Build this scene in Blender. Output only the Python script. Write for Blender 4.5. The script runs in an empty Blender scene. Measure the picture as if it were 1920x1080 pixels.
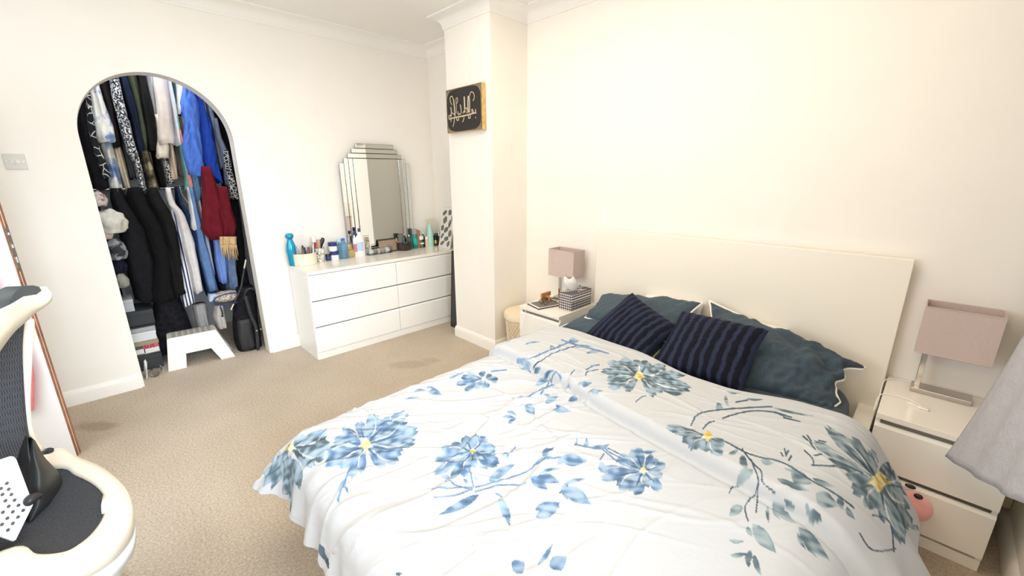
import bpy, bmesh, math, random
import numpy as np
from mathutils import Vector, Matrix, noise
from mathutils.bvhtree import BVHTree
from mathutils.interpolate import poly_3d_calc
random.seed(7)
S = bpy.context.scene
COL = S.collection

# ------------------------------------------------------------------ camera
CX, CY, CZ = 4.0018, -2.7016, 1.5411
YAW, PIT, ROL, F = math.radians(135.712), math.radians(-15.285), math.radians(-0.309), 777.985
cd = Vector((math.cos(PIT)*math.cos(YAW), math.cos(PIT)*math.sin(YAW), math.sin(PIT)))
r0 = cd.cross(Vector((0, 0, 1))).normalized(); u0 = r0.cross(cd)
cr = r0*math.cos(ROL) + u0*math.sin(ROL); cu = -r0*math.sin(ROL) + u0*math.cos(ROL)
cam = bpy.data.cameras.new('camera'); camo = bpy.data.objects.new('camera', cam); COL.objects.link(camo)
cam.sensor_width = 36; cam.lens = F*36/1920; cam.clip_start = .05
m = Matrix((cr, cu, -cd)).transposed().to_4x4(); m.translation = Vector((CX, CY, CZ)); camo.matrix_world = m
S.camera = camo

# ------------------------------------------------------------------ world, lights, exposure
S.view_settings.view_transform = 'Standard'; S.view_settings.look = 'None'
S.view_settings.gamma = 1; S.view_settings.use_curve_mapping = False
S.view_settings.exposure = 0.18
S.cycles.caustics_reflective = False
S.cycles.diffuse_bounces = 8
w = bpy.data.worlds.new('world'); S.world = w; w.use_nodes = True
w.node_tree.nodes['Background'].inputs[0].default_value = (.80, .90, 1, 1)
w.node_tree.nodes['Background'].inputs[1].default_value = 1.5

def area(name, loc, rot, sx, sy, power, color):
    l = bpy.data.lights.new(name, 'AREA'); l.shape = 'RECTANGLE'; l.size = sx; l.size_y = sy
    l.energy = power; l.color = color
    o = bpy.data.objects.new(name, l); COL.objects.link(o); o.location = loc; o.rotation_euler = rot
    return o
area('window_daylight', (4.60, -2.45, 1.62), (0, math.radians(90), 0), 1.3, 1.9, 8, (.86, .93, 1.0))
area('low_sky_daylight', (8.4, -2.7, 2.75), (0, math.radians(76), 0), 2.4, 2.4, 520, (.72, .86, 1.0))     # bright sky seen through the right-hand window
area('front_window_daylight', (1.95, -3.97, 1.60), (math.radians(90), 0, 0), 1.8, 1.2, 34, (.84, .92, 1.0))
area('ceiling_light', (2.5, -1.5, 2.76), (0, 0, 0), 2.2, 1.8, 31, (1.0, .84, .62))
area('warm_fill_light', (3.9, -3.5, 2.55), (math.radians(48), 0, math.radians(4)), .5, .3, 11, (1.0, .74, .42))  # added unseen warm fill for the right-hand corner, no fixture stands here
area('closet_light', (-.22, -2.3, 2.66), (0, 0, 0), .15, .8, 9, (.92, .95, 1.0))

# ------------------------------------------------------------------ helpers
def W(ax, val, px, py):
    v = cd + cr*((px-960)/F) - cu*((py-540)/F); i = 'xyz'.index(ax)
    return Vector((CX, CY, CZ)) + v*((val-(CX, CY, CZ)[i])/v[i])

MATS = {}
def M(name, col=(.8, .8, .8), rough=.6, metal=0, spec=.5, trans=0, var=0, vs=8, bump=0, bs=200, sheen=0, emit=0, coat=0, ior=1.45, alpha=1):
    if name in MATS: return MATS[name]
    m = bpy.data.materials.new(name); m.use_nodes = True; nt = m.node_tree; b = nt.nodes['Principled BSDF']
    b.inputs['Base Color'].default_value = (*col, 1); b.inputs['Roughness'].default_value = rough
    b.inputs['Metallic'].default_value = metal; b.inputs['Specular IOR Level'].default_value = spec
    b.inputs['Transmission Weight'].default_value = trans; b.inputs['IOR'].default_value = ior
    b.inputs['Sheen Weight'].default_value = sheen; b.inputs['Coat Weight'].default_value = coat
    b.inputs['Alpha'].default_value = alpha
    tc = nt.nodes.new('ShaderNodeTexCoord')
    if var:
        n = nt.nodes.new('ShaderNodeTexNoise'); n.inputs['Scale'].default_value = vs; n.inputs['Detail'].default_value = 6
        nt.links.new(tc.outputs['Object'], n.inputs['Vector'])
        r = nt.nodes.new('ShaderNodeValToRGB'); r.color_ramp.elements[0].position = .3; r.color_ramp.elements[1].position = .7
        r.color_ramp.elements[0].color = (*[c*(1-var) for c in col], 1); r.color_ramp.elements[1].color = (*[min(1, c*(1+var)) for c in col], 1)
        nt.links.new(n.outputs['Fac'], r.inputs['Fac']); nt.links.new(r.outputs['Color'], b.inputs['Base Color'])
    if bump:
        n = nt.nodes.new('ShaderNodeTexNoise'); n.inputs['Scale'].default_value = bs; n.inputs['Detail'].default_value = 4
        nt.links.new(tc.outputs['Object'], n.inputs['Vector'])
        bp = nt.nodes.new('ShaderNodeBump'); bp.inputs['Strength'].default_value = bump; bp.inputs['Distance'].default_value = .01
        nt.links.new(n.outputs['Fac'], bp.inputs['Height']); nt.links.new(bp.outputs['Normal'], b.inputs['Normal'])
    MATS[name] = m; return m

def pattern(name, kind, cols, scale, rough=.85, pos=(.45, .55), stretch=(1, 1, 1), coord='Object', bump=0):
    m = bpy.data.materials.new(name); m.use_nodes = True; nt = m.node_tree; b = nt.nodes['Principled BSDF']
    b.inputs['Roughness'].default_value = rough
    tc = nt.nodes.new('ShaderNodeTexCoord'); mp = nt.nodes.new('ShaderNodeMapping'); mp.inputs['Scale'].default_value = stretch
    nt.links.new(tc.outputs[coord], mp.inputs[0])
    if kind == 'noise':
        t = nt.nodes.new('ShaderNodeTexNoise'); t.inputs['Scale'].default_value = scale; t.inputs['Detail'].default_value = 3; out = t.outputs['Fac']
    elif kind == 'voronoi':
        t = nt.nodes.new('ShaderNodeTexVoronoi'); t.inputs['Scale'].default_value = scale; out = t.outputs['Distance']
    elif kind == 'edge':
        t = nt.nodes.new('ShaderNodeTexVoronoi'); t.feature = 'DISTANCE_TO_EDGE'; t.inputs['Scale'].default_value = scale; out = t.outputs['Distance']
    else:
        t = nt.nodes.new('ShaderNodeTexWave'); t.bands_direction = kind; t.inputs['Scale'].default_value = scale; t.inputs['Distortion'].default_value = .6; out = t.outputs['Fac']
    nt.links.new(mp.outputs[0], t.inputs['Vector'])
    r = nt.nodes.new('ShaderNodeValToRGB'); nt.links.new(out, r.inputs['Fac']); cr_ = r.color_ramp
    cr_.elements[0].position = pos[0]; cr_.elements[1].position = pos[-1]
    cr_.elements[0].color = (*cols[0], 1); cr_.elements[1].color = (*cols[-1], 1)
    for i in range(1, len(cols)-1):
        e = cr_.elements.new(pos[i]); e.color = (*cols[i], 1)
    nt.links.new(r.outputs[0], b.inputs['Base Color'])
    if bump:
        bp = nt.nodes.new('ShaderNodeBump'); bp.inputs['Strength'].default_value = bump; bp.inputs['Distance'].default_value = .01
        nt.links.new(out, bp.inputs['Height']); nt.links.new(bp.outputs['Normal'], b.inputs['Normal'])
    MATS[name] = m; return m

ORG = {}
def tag(o, label=None, cat=None, group=None, kind=None):
    if label: o['label'] = label
    if cat: o['category'] = cat
    if group: o['group'] = group
    if kind: o['kind'] = kind
    return o
def thing(name, label, cat, loc, group=None):
    o = bpy.data.objects.new(name, None); COL.objects.link(o); o.location = loc; o.empty_display_size = .05
    ORG[o] = Vector(loc); return tag(o, label, cat, group)
def P(name, bm, mat, parent=None, smooth=False, label=None):
    """link a world-space bmesh as one mesh object, under parent if given"""
    og = ORG.get(parent, Vector()) if parent else Vector()
    if parent: bmesh.ops.translate(bm, verts=bm.verts, vec=-og)
    bmesh.ops.recalc_face_normals(bm, faces=bm.faces)
    me = bpy.data.meshes.new(name); bm.to_mesh(me); bm.free()
    for mm in (mat if isinstance(mat, (list, tuple)) else [mat]): me.materials.append(mm)
    if smooth:
        me.polygons.foreach_set('use_smooth', [True]*len(me.polygons))
        if smooth == 'auto': me.set_sharp_from_angle(angle=math.radians(38))
    o = bpy.data.objects.new(name, me); COL.objects.link(o)
    if parent: o.parent = parent; ORG[o] = og
    if label: o['label'] = label
    return o
def struct(name, bm, mat, smooth=False):
    return tag(P(name, bm, mat, None, smooth), kind='structure')
def one(name, bm, mat, label, cat, group=None, smooth='auto'):
    """a thing that is a single mesh, its origin at its base centre"""
    xs = [v.co for v in bm.verts]
    c = Vector(((min(v.x for v in xs)+max(v.x for v in xs))/2, (min(v.y for v in xs)+max(v.y for v in xs))/2, min(v.z for v in xs)))
    bmesh.ops.translate(bm, verts=bm.verts, vec=-c)
    o = P(name, bm, mat, None, smooth); o.location = c; return tag(o, label, cat, group)

def box(bm, x0, x1, y0, y1, z0, z1, bev=0, rot=None, piv=None):
    vs = [bm.verts.new((x, y, z)) for x in (x0, x1) for y in (y0, y1) for z in (z0, z1)]
    fs = [bm.faces.new([vs[i] for i in f]) for f in ((0, 1, 3, 2), (4, 6, 7, 5), (0, 4, 5, 1), (2, 3, 7, 6), (0, 2, 6, 4), (1, 5, 7, 3))]
    if rot is not None: bmesh.ops.rotate(bm, verts=vs, cent=piv or ((x0+x1)/2, (y0+y1)/2, (z0+z1)/2), matrix=rot)
    if bev:
        es = list({e for f in fs for e in f.edges}); bmesh.ops.bevel(bm, geom=es, offset=bev, segments=2, affect='EDGES', profile=.5)
    return bm
def nbox(*a, **k): return box(bmesh.new(), *a, **k)
def lathe(bm, c, prof, n=24, cap=True):
    rings = []
    for r, z in prof:
        rings.append([bm.verts.new((c[0]+r*math.cos(2*math.pi*i/n), c[1]+r*math.sin(2*math.pi*i/n), c[2]+z)) for i in range(n)])
    for a, b in zip(rings, rings[1:]):
        for i in range(n): bm.faces.new((a[i], a[(i+1) % n], b[(i+1) % n], b[i]))
    if cap:
        bm.faces.new(rings[0][::-1]); bm.faces.new(rings[-1])
    return bm
def tube(bm, pts, r, n=8, cap=True):
    pts = [Vector(p) for p in pts]; rings = []; up = Vector((0, 0, 1)); N = len(pts)
    for i, p in enumerate(pts):
        t = (pts[min(i+1, N-1)]-pts[max(i-1, 0)]).normalized()
        a = t.cross(up)
        if a.length < 1e-3: a = t.cross(Vector((1, 0, 0)))
        a.normalize(); b = t.cross(a).normalized(); rr = r[i] if isinstance(r, (list, tuple)) else r
        if i and rings: # keep frame continuity
            pa = last; a2 = (pa - t*pa.dot(t));
            if a2.length > 1e-4: a = a2.normalized(); b = t.cross(a)
        last = a
        rings.append([bm.verts.new(p + a*rr*math.cos(2*math.pi*k/n) + b*rr*math.sin(2*math.pi*k/n)) for k in range(n)])
    for A, B in zip(rings, rings[1:]):
        for k in range(n): bm.faces.new((A[k], A[(k+1) % n], B[(k+1) % n], B[k]))
    if cap: bm.faces.new(rings[0][::-1]); bm.faces.new(rings[-1])
    return bm
def smoothpts(pts, k=6):
    pts = [Vector(p) for p in pts]; out = []
    for i in range(len(pts)-1):
        p0, p1, p2, p3 = pts[max(i-1, 0)], pts[i], pts[i+1], pts[min(i+2, len(pts)-1)]
        for j in range(k):
            t = j/k
            out.append(.5*((2*p1)+(p2-p0)*t+(2*p0-5*p1+4*p2-p3)*t*t+(3*p1-p0-3*p2+p3)*t**3))
    out.append(pts[-1]); return out
def grid(bm, fn, nu, nv, closeu=False):
    vs = [[bm.verts.new(fn(i/(nu-(0 if closeu else 1)), j/(nv-1))) for i in range(nu)] for j in range(nv)]
    for j in range(nv-1):
        for i in range(nu if closeu else nu-1):
            k = (i+1) % nu; bm.faces.new((vs[j][i], vs[j][k], vs[j+1][k], vs[j+1][i]))
    return vs
def slab(bm, pts, thick, bev=0):
    """closed polygon extruded by vector thick"""
    a = [bm.verts.new(p) for p in pts]; b = [bm.verts.new(Vector(p)+Vector(thick)) for p in pts]
    fs = [bm.faces.new(a), bm.faces.new(b[::-1])]; n = len(pts)
    for i in range(n): fs.append(bm.faces.new((a[i], b[i], b[(i+1) % n], a[(i+1) % n])))
    if bev: bmesh.ops.bevel(bm, geom=list({e for f in fs for e in f.edges}), offset=bev, segments=2, affect='EDGES')
    return bm
def ss(a, b, x):
    t = np.clip((x-a)/(b-a), 0, 1); return t*t*(3-2*t)

# ------------------------------------------------------------------ materials
wall_m = M('cream_paint', (.87, .84, .79), .75, var=.015, vs=3, bump=.05, bs=90)
ceil_m = M('ceiling_paint', (.88, .86, .82), .8, bump=.1, bs=60)
trim_m = M('white_gloss_paint', (.88, .86, .82), .35)
white = M('white_foil', (.86, .85, .82), .32, spec=.4)
white2 = M('white_foil_top', (.86, .82, .76), .16, spec=.5)
dark_in = M('dark_recess', (.48, .44, .39), .8)
mirror_m = M('mirror_glass', (.93, .95, .93), .02, metal=1)
bevel_m = M('bevelled_mirror_edge', (.42, .42, .38), .15, metal=1)
chrome = M('chrome', (.75, .73, .70), .18, metal=1)
nickel = M('brushed_nickel', (.55, .52, .49), .35, metal=1)
black = M('black_plastic', (.02, .02, .022), .45)
black_cloth = M('black_cloth', (.012, .012, .015), .95, var=.5, vs=30, spec=.15)
glass = M('clear_glass', (.95, .97, .97), .03, trans=1, ior=1.35)
whiteplastic = M('white_plastic', (.85, .83, .78), .35)

carpet = bpy.data.materials.new('beige_carpet'); carpet.use_nodes = True
nt = carpet.node_tree; b = nt.nodes['Principled BSDF']; b.inputs['Roughness'].default_value = .95; b.inputs['Specular IOR Level'].default_value = .1
tc = nt.nodes.new('ShaderNodeTexCoord')
n1 = nt.nodes.new('ShaderNodeTexNoise'); n1.inputs['Scale'].default_value = 95; n1.inputs['Detail'].default_value = 5; n1.inputs['Roughness'].default_value = .75
n2 = nt.nodes.new('ShaderNodeTexNoise'); n2.inputs['Scale'].default_value = 2.2; n2.inputs['Detail'].default_value = 4
r1 = nt.nodes.new('ShaderNodeValToRGB'); r1.color_ramp.elements[0].position = .33; r1.color_ramp.elements[1].position = .67
r1.color_ramp.elements[0].color = (.43, .352, .272, 1); r1.color_ramp.elements[1].color = (.755, .665, .55, 1)
r2 = nt.nodes.new('ShaderNodeValToRGB'); r2.color_ramp.elements[0].position = .3; r2.color_ramp.elements[1].position = .7
r2.color_ramp.elements[0].color = (.88, .87, .86, 1); r2.color_ramp.elements[1].color = (1, 1, 1, 1)
mx = nt.nodes.new('ShaderNodeMix'); mx.data_type = 'RGBA'; mx.blend_type = 'MULTIPLY'; mx.inputs[0].default_value = 1
for n in (n1, n2): nt.links.new(tc.outputs['Object'], n.inputs['Vector'])
nt.links.new(n1.outputs['Fac'], r1.inputs[0]); nt.links.new(n2.outputs['Fac'], r2.inputs[0])
nt.links.new(r1.outputs[0], mx.inputs[6]); nt.links.new(r2.outputs[0], mx.inputs[7])
prev = mx.outputs[2]
def stain(cx, cy, rx, ry, ang, k):      # worn dark marks trodden into the carpet
    global prev
    mp = nt.nodes.new('ShaderNodeMapping'); mp.vector_type = 'TEXTURE'; mp.inputs['Location'].default_value = (cx, cy, 0)
    mp.inputs['Rotation'].default_value = (0, 0, ang); mp.inputs['Scale'].default_value = (rx, ry, 1)
    nt.links.new(tc.outputs['Object'], mp.inputs[0])
    ad = nt.nodes.new('ShaderNodeVectorMath'); ad.operation = 'MULTIPLY_ADD'
    ad.inputs[1].default_value = (.9, .9, 0)
    nn = nt.nodes.new('ShaderNodeTexNoise'); nn.inputs['Scale'].default_value = 14; nt.links.new(tc.outputs['Object'], nn.inputs['Vector'])
    nt.links.new(nn.outputs['Color'], ad.inputs[0]); nt.links.new(mp.outputs[0], ad.inputs[2])
    sb = nt.nodes.new('ShaderNodeVectorMath'); sb.operation = 'SUBTRACT'; sb.inputs[1].default_value = (.45, .45, 0); nt.links.new(ad.outputs[0], sb.inputs[0])
    ln = nt.nodes.new('ShaderNodeVectorMath'); ln.operation = 'LENGTH'; nt.links.new(sb.outputs[0], ln.inputs[0])
    mr = nt.nodes.new('ShaderNodeMapRange'); mr.inputs[1].default_value = .6; mr.inputs[2].default_value = 1.1; mr.inputs[3].default_value = k; mr.inputs[4].default_value = 0
    nt.links.new(ln.outputs['Value'], mr.inputs[0])
    mm = nt.nodes.new('ShaderNodeMix'); mm.data_type = 'RGBA'; mm.inputs[7].default_value = (.26, .19, .14, 1)
    nt.links.new(mr.outputs[0], mm.inputs[0]); nt.links.new(prev, mm.inputs[6]); prev = mm.outputs[2]
stain(.47, -2.98, .16, .06, .7, .45); stain(1.10, -1.08, .20, .08, .9, .30); stain(1.16, -.90, .09, .05, .5, .28)
nt.links.new(prev, b.inputs['Base Color'])
bp = nt.nodes.new('ShaderNodeBump'); bp.inputs['Strength'].default_value = .7; bp.inputs['Distance'].default_value = .012
nt.links.new(n1.outputs['Fac'], bp.inputs['Height']); nt.links.new(bp.outputs['Normal'], b.inputs['Normal'])

# ------------------------------------------------------------------ room shell
XR, YF, ZC = 4.45, -3.86, 2.79        # right wall, front wall, ceiling
YA1, YA2, TH = -2.712, -1.851, .136   # arch
PX0, PX1, PY = .857, 1.423, -.3986    # chimney pier
struct('floor', nbox(-1.35, XR+.2, YF-.15, .1, -.05, 0), carpet)
struct('ceiling', nbox(-1.35, XR+.2, YF-.15, .1, ZC, ZC+.05), ceil_m)
bm = bmesh.new()                       # wall with the round-headed opening
ac, ar, zs = (YA1+YA2)/2, (YA2-YA1)/2, 1.803
def archz(y): return zs + math.sqrt(max(0, ar*ar-(y-ac)**2))
box(bm, -TH, 0, YF-.1, YA1, 0, ZC); box(bm, -TH, 0, YA2, .1, 0, ZC)
ys = [ac-ar*math.cos(math.pi*i/48) for i in range(49)]
for a, c in zip(ys, ys[1:]):
    za, zb = archz(a), archz(c)
    v = [bm.verts.new(p) for p in ((0, a, za), (0, c, zb), (0, c, ZC), (0, a, ZC), (-TH, a, za), (-TH, c, zb), (-TH, c, ZC), (-TH, a, ZC))]
    for f in ((0, 1, 2, 3), (5, 4, 7, 6), (4, 5, 1, 0)): bm.faces.new([v[i] for i in f])
bmesh.ops.remove_doubles(bm, verts=bm.verts, dist=1e-5)
wl = struct('wall_left', bm, wall_m, 'auto')
struct('wall_back', nbox(-TH, XR+.15, 0, .1, 0, ZC), wall_m)
struct('wall_pier', nbox(PX0, PX1, PY, 0, 0, ZC), wall_m)
bm = bmesh.new()                       # right wall with the window opening
wy0, wy1, wz0, wz1 = -3.4, -1.5, .97, 2.27
box(bm, XR, XR+.15, YF-.1, wy0, 0, ZC); box(bm, XR, XR+.15, wy1, .1, 0, ZC)
box(bm, XR, XR+.15, wy0, wy1, 0, wz0); box(bm, XR, XR+.15, wy0, wy1, wz1, ZC)
struct('wall_right', bm, wall_m)
bm = nbox(XR+.04, XR+.10, wy0, wy1, wz0, wz0+.05); box(bm, XR+.04, XR+.10, wy0, wy1, wz1-.05, wz1)
for yy in (wy0, (wy0+wy1)/2-.025, wy1-.05): box(bm, XR+.04, XR+.10, yy, yy+.05, wz0+.05, wz1-.05)
struct('window_1', bm, trim_m)
bm = bmesh.new()                       # front wall (behind the camera) with its window
fx0, fx1, fz0, fz1 = 1.05, 2.85, 1.0, 2.2
box(bm, -TH, fx0, YF-.1, YF, 0, ZC); box(bm, fx1, XR+.15, YF-.1, YF, 0, ZC)
box(bm, fx0, fx1, YF-.1, YF, 0, fz0); box(bm, fx0, fx1, YF-.1, YF, fz1, ZC)
struct('wall_front', bm, wall_m)
bm = nbox(fx0, fx1, YF-.07, YF-.02, fz0, fz0+.05); box(bm, fx0, fx1, YF-.07, YF-.02, fz1-.05, fz1)
for xx in (fx0, (fx0+fx1)/2-.025, fx1-.05): box(bm, xx, xx+.05, YF-.07, YF-.02, fz0+.05, fz1-.05)
struct('window_2', bm, trim_m)
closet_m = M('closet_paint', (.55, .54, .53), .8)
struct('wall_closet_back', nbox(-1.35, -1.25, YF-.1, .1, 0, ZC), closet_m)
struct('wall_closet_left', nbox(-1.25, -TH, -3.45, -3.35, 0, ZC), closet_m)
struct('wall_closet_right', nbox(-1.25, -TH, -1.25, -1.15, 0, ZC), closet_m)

def sweep(name, path, prof, mat):
    """profile (out, z) swept along a wall path with mitred corners; 'out' goes to the left of travel"""
    bm = bmesh.new(); rings = []
    for i, p in enumerate(path):
        d0 = (Vector(path[i])-Vector(path[i-1])).normalized() if i else None
        d1 = (Vector(path[i+1])-Vector(path[i])).normalized() if i < len(path)-1 else None
        n0 = Vector((-d0.y, d0.x)) if d0 else None; n1_ = Vector((-d1.y, d1.x)) if d1 else None
        if n0 and n1_: nn = (n0+n1_); nn = nn/(nn.length_squared/2)
        else: nn = n0 or n1_
        rings.append([bm.verts.new((p[0]+nn.x*o_, p[1]+nn.y*o_, z)) for o_, z in prof])
    for A, B in zip(rings, rings[1:]):
        for k in range(len(prof)): bm.faces.new((A[k], A[(k+1) % len(prof)], B[(k+1) % len(prof)], B[k]))
    bm.faces.new(rings[0][::-1]); bm.faces.new(rings[-1])
    return struct(name, bm, mat, 'auto')
cz0 = 2.69
cprof = [(0, ZC), (0, cz0), (.008, cz0), (.010, cz0+.012)] + [(.012+.075*(1-math.cos(a)), cz0+.014+.07*math.sin(a)) for a in [math.pi/2*k/6 for k in range(7)]] + [(.095, ZC-.012), (.10, ZC-.012), (.10, ZC)]
sweep('trim_1', [(XR, 0), (PX1, 0), (PX1, PY), (PX0, PY), (PX0, 0), (0, 0), (0, YF), (XR, YF), (XR, 0)], cprof, ceil_m)
bprof = [(0, 0), (.016, 0), (.016, .075), (.012, .09), (.006, .105), (0, .11)]
sweep('baseboard_back', [(XR, -.0), (PX1, 0), (PX1, PY), (PX0, PY), (PX0, 0), (0, 0), (0, YA2+.02)], bprof, trim_m)
sweep('baseboard_left', [(0, YA1-.015), (0, YF)], bprof, trim_m)
sweep('baseboard_front', [(.0, YF), (XR, YF)], bprof, trim_m)
sweep('baseboard_right', [(XR, YF), (XR, 0)], bprof, trim_m)
struct('trim_2', nbox(4.372, XR-.002, -.13, -.002, .13, .42, bev=.004), M('boxing_paint', (.62, .55, .36), .6))   # pipe boxing by the corner
# light switch
t = thing('light_switch', 'grey-white double-screw light switch plate on the wall left of the arch', 'light switch', (0, -3.017, 1.63))
P('plate', nbox(.0005, .010, -3.062, -2.972, 1.588, 1.678, bev=.002), M('switch_plastic', (.62, .60, .55), .4), t)
r_ = P('rocker', nbox(.010, .013, -3.036, -2.998, 1.621, 1.645, bev=.001), M('switch_rocker', (.72, .70, .65), .4), t)
P('toggle', nbox(.013, .017, -3.022, -3.012, 1.624, 1.642), M('switch_plastic'), r_)
for yy in (-3.052, -2.982):
    bm = bmesh.new(); tube(bm, [(.010, yy, 1.633), (.0125, yy, 1.633)], .003, 10); P('screw', bm, nickel, t)

# ------------------------------------------------------------------ dresser
DY0, DY1, DX, DZ = -1.598, -.004, .48, .78
t = thing('dresser', 'long white six-drawer dresser under the stepped mirror', 'dresser', (.25, (DY0+DY1)/2, 0))
P('side_panel', nbox(.02, DX-.022, DY0, DY0+.016, 0, DZ-.028), white, t); P('side_panel', nbox(.02, DX-.022, DY1-.016, DY1, 0, DZ-.028), white, t)
P('top', nbox(.02, DX, DY0, DY1, DZ-.028, DZ, bev=.002), white2, t)
P('plinth', nbox(.40, DX-.012, DY0+.001, DY1, .0, .065, bev=.002), white, t)
P('inner_panel', nbox(.03, DX-.05, DY0+.017, DY1-.017, .03, DZ-.03), dark_in, t)
mid = (DY0+DY1)/2; zz = [.070, .300, .530, .758]
for k in range(3):
    for a, c in ((DY0+.001, mid-.002), (mid+.002, DY1)):
        h0, h1 = zz[k], zz[k+1]-.016
        d_ = P('drawer', nbox(DX-.020, DX-.002, a, c, h0, h1-.012, bev=.0015), white, t)
        bm = bmesh.new(); slab(bm, [(DX-.020, a, h1-.012), (DX-.002, a, h1-.012), (DX-.012, a, h1+.004), (DX-.020, a, h1+.004)], (0, c-a, 0))
        P('grip_edge', bm, white, d_)

# ------------------------------------------------------------------ nightstands
def nightstand(x0, y1, label):
    x1, y0 = x0+.4, y1-.48
    t = thing('nightstand', label, 'nightstand', ((x0+x1)/2, (y0+y1)/2, 0), 'white bedside drawer units')
    P('side_panel', nbox(x0, x0+.016, y0+.02, y1, 0, .524), white, t); P('side_panel', nbox(x1-.016, x1, y0+.02, y1, 0, .524), white, t)
    P('top', nbox(x0, x1, y0, y1, .524, .55, bev=.002), white2, t)
    P('inner_panel', nbox(x0+.017, x1-.017, y0+.05, y1-.01, .03, .52), dark_in, t)
    P('plinth', nbox(x0+.001, x1-.001, y0+.012, y0+.03, 0, .05, bev=.002), white, t)
    for h0, h1 in ((.066, .258), (.292, .488)):
        d_ = P('drawer', nbox(x0+.001, x1-.001, y0+.002, y0+.02, h0, h1, bev=.0015), white, t)
        bm = bmesh.new(); slab(bm, [(x0+.001, y0+.002, h1), (x0+.001, y0+.02, h1), (x0+.001, y0+.02, h1+.012), (x0+.001, y0+.013, h1+.012)], (.398, 0, 0))
        P('grip_edge', bm, white, d_)
nightstand(1.815, -.008, 'white two-drawer nightstand with the checked tissue box on it, beside the laundry basket')
nightstand(3.966, -.004, 'white two-drawer nightstand beside the curtain with a lamp and cable on it')

# ------------------------------------------------------------------ bed
HX0, HX1 = 2.218, 3.957
t = thing('bed', 'white double bed with a tall plain white headboard', 'bed', (3.09, -1.1, 0))
cream = M('cream_white_foil', (.86, .82, .74), .4)
P('headboard', nbox(HX0, HX1, -.062, -.022, 0, 1.15, bev=.003), cream, t)
P('side_rail', nbox(HX0+.004, HX0+.06, -2.19, -.062, .12, .385, bev=.003), white, t)
P('side_rail', nbox(HX1-.075, HX1-.004, -2.19, -.062, .12, .385, bev=.003), cream, t)
P('foot_rail', nbox(HX0+.004, HX1-.004, -2.21, -2.19, .0, .385, bev=.003), white, t)
for xx in (HX0+.01, HX1-.07):
    P('leg', nbox(xx, xx+.05, -2.15, -2.10, 0, .12, bev=.003), white, t)
P('slat_base', nbox(HX0+.06, HX1-.075, -2.19, -.065, .22, .26), M('slat_wood', (.6, .45, .3), .6), t)
teal = M('teal_cotton', (.052, .080, .108), .9, var=.12, vs=60, bump=.25, bs=500, sheen=.08)
bm = bmesh.new()
def superb(u, v, cx, cy, cz, hx, hy, hz, e1=.25, e2=.22):
    a = 2*math.pi*u; p = math.pi*(v-.5)
    f = lambda w_, e: math.copysign(abs(w_)**e, w_)
    return (cx+hx*f(math.cos(p), e1)*f(math.cos(a), e2), cy+hy*f(math.cos(p), e1)*f(math.sin(a), e2), cz+hz*f(math.sin(p), .45))
grid(bm, lambda u, v: superb(u, v, 3.083, -1.10, .385, .795, 1.03, .125), 64, 24, True)
bmesh.ops.remove_doubles(bm, verts=bm.verts, dist=1e-4)
one('mattress', bm, teal, 'thick mattress in a dark teal fitted sheet on the white bed', 'mattress', smooth=True)

# duvet ---------------------------------------------------------------
NU, NV = 760, 760
EL, ER, EF = 2.41, 3.86, -2.26
a0, a1 = EL-.31, ER+.42            # flat cloth coordinate across
b0, b1 = -.66, EF-.30              # flat cloth coordinate along (head -> foot)
A, B = np.meshgrid(np.linspace(a0, a1, NU), np.linspace(b0, b1, NV))
rng = np.random.default_rng(5)
def vnoise(x, y, seed):
    r = np.random.default_rng(seed); out = 0
    for _ in range(7):
        an = r.uniform(0, math.tau); k = r.uniform(.6, 1.6); ph = r.uniform(0, math.tau)
        out = out + np.sin(k*(x*math.cos(an)+y*math.sin(an))+ph)
    return out/7
head = -.66 - .10*ss(2.95, 3.35, A)*(1-ss(3.45, 3.75, A)) - .03*vnoise(A*4, B*0, 3) - .05*(1-ss(2.3, 2.6, A))
Y0 = np.where(B > -1.1, head + (B-b0)*((-1.1-head)/(-1.1-b0)), B)
dxl = np.clip(EL-A, 0, None); dxr = np.clip(A-ER, 0, None); dy = np.clip(EF-B, 0, None)
def drape(d, R, th):
    L = R*th; bend = np.clip(d/R, 0, th); rest = np.clip(d-L, 0, None)
    return R*np.sin(bend)+rest*math.cos(th), R*(1-np.cos(bend))+rest*math.sin(th)
sx_ = dxr-dxl; D = np.sqrt(sx_**2+dy**2)+1e-9
hh, vv = drape(D, .13, math.radians(74))
hr, vr = drape(D, .16, math.radians(55))
hf, vf = drape(D, .12, math.radians(78))
wr = ss(0, .12, dxr)*(1-ss(0, .2, dy)); wf = ss(0, .1, dy)
hh = hh*(1-wr)+hr*wr; vv = vv*(1-wr)+vr*wr
hh = hh*(1-wf)+hf*wf; vv = vv*(1-wf)+vf*wf
hc, vc = drape(D, .16, math.radians(54)); wc = ss(0, .16, dxl)*ss(0, .16, dy); hh = hh*(1-wc)+hc*wc; vv = vv*(1-wc)+vc*wc
X = np.clip(A, EL, ER)+sx_/D*hh
Y = np.where(B < EF, EF, Y0)-dy/D*hh
fold = -1.235 - .14*ss(2.4, 3.9, A) - .012*vnoise(A*9, 0*A, 8)        # where the turned-back layer ends
tt = (B-fold)/.030
lay = np.where(tt > 0, np.sqrt(np.clip(1-(1-np.clip(tt, 0, 1))**2, 0, 1)), 0)*.052
lay *= 1-.35*ss(.25, .5, D)
Z = .555-vv+lay - .014*np.exp(-((B-fold+.014)/.014)**2)*(1-ss(.1, .4, D))
Z -= .055*(1-ss(0, .09, -(B-b0)))**1.5                                # head hem comes down to the sheet
Z += .012*vnoise(A*5, B*5, 11)*(1-ss(.05, .3, D)) + .006*vnoise(A*13, B*11, 12)
crease = np.zeros_like(A)
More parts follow.
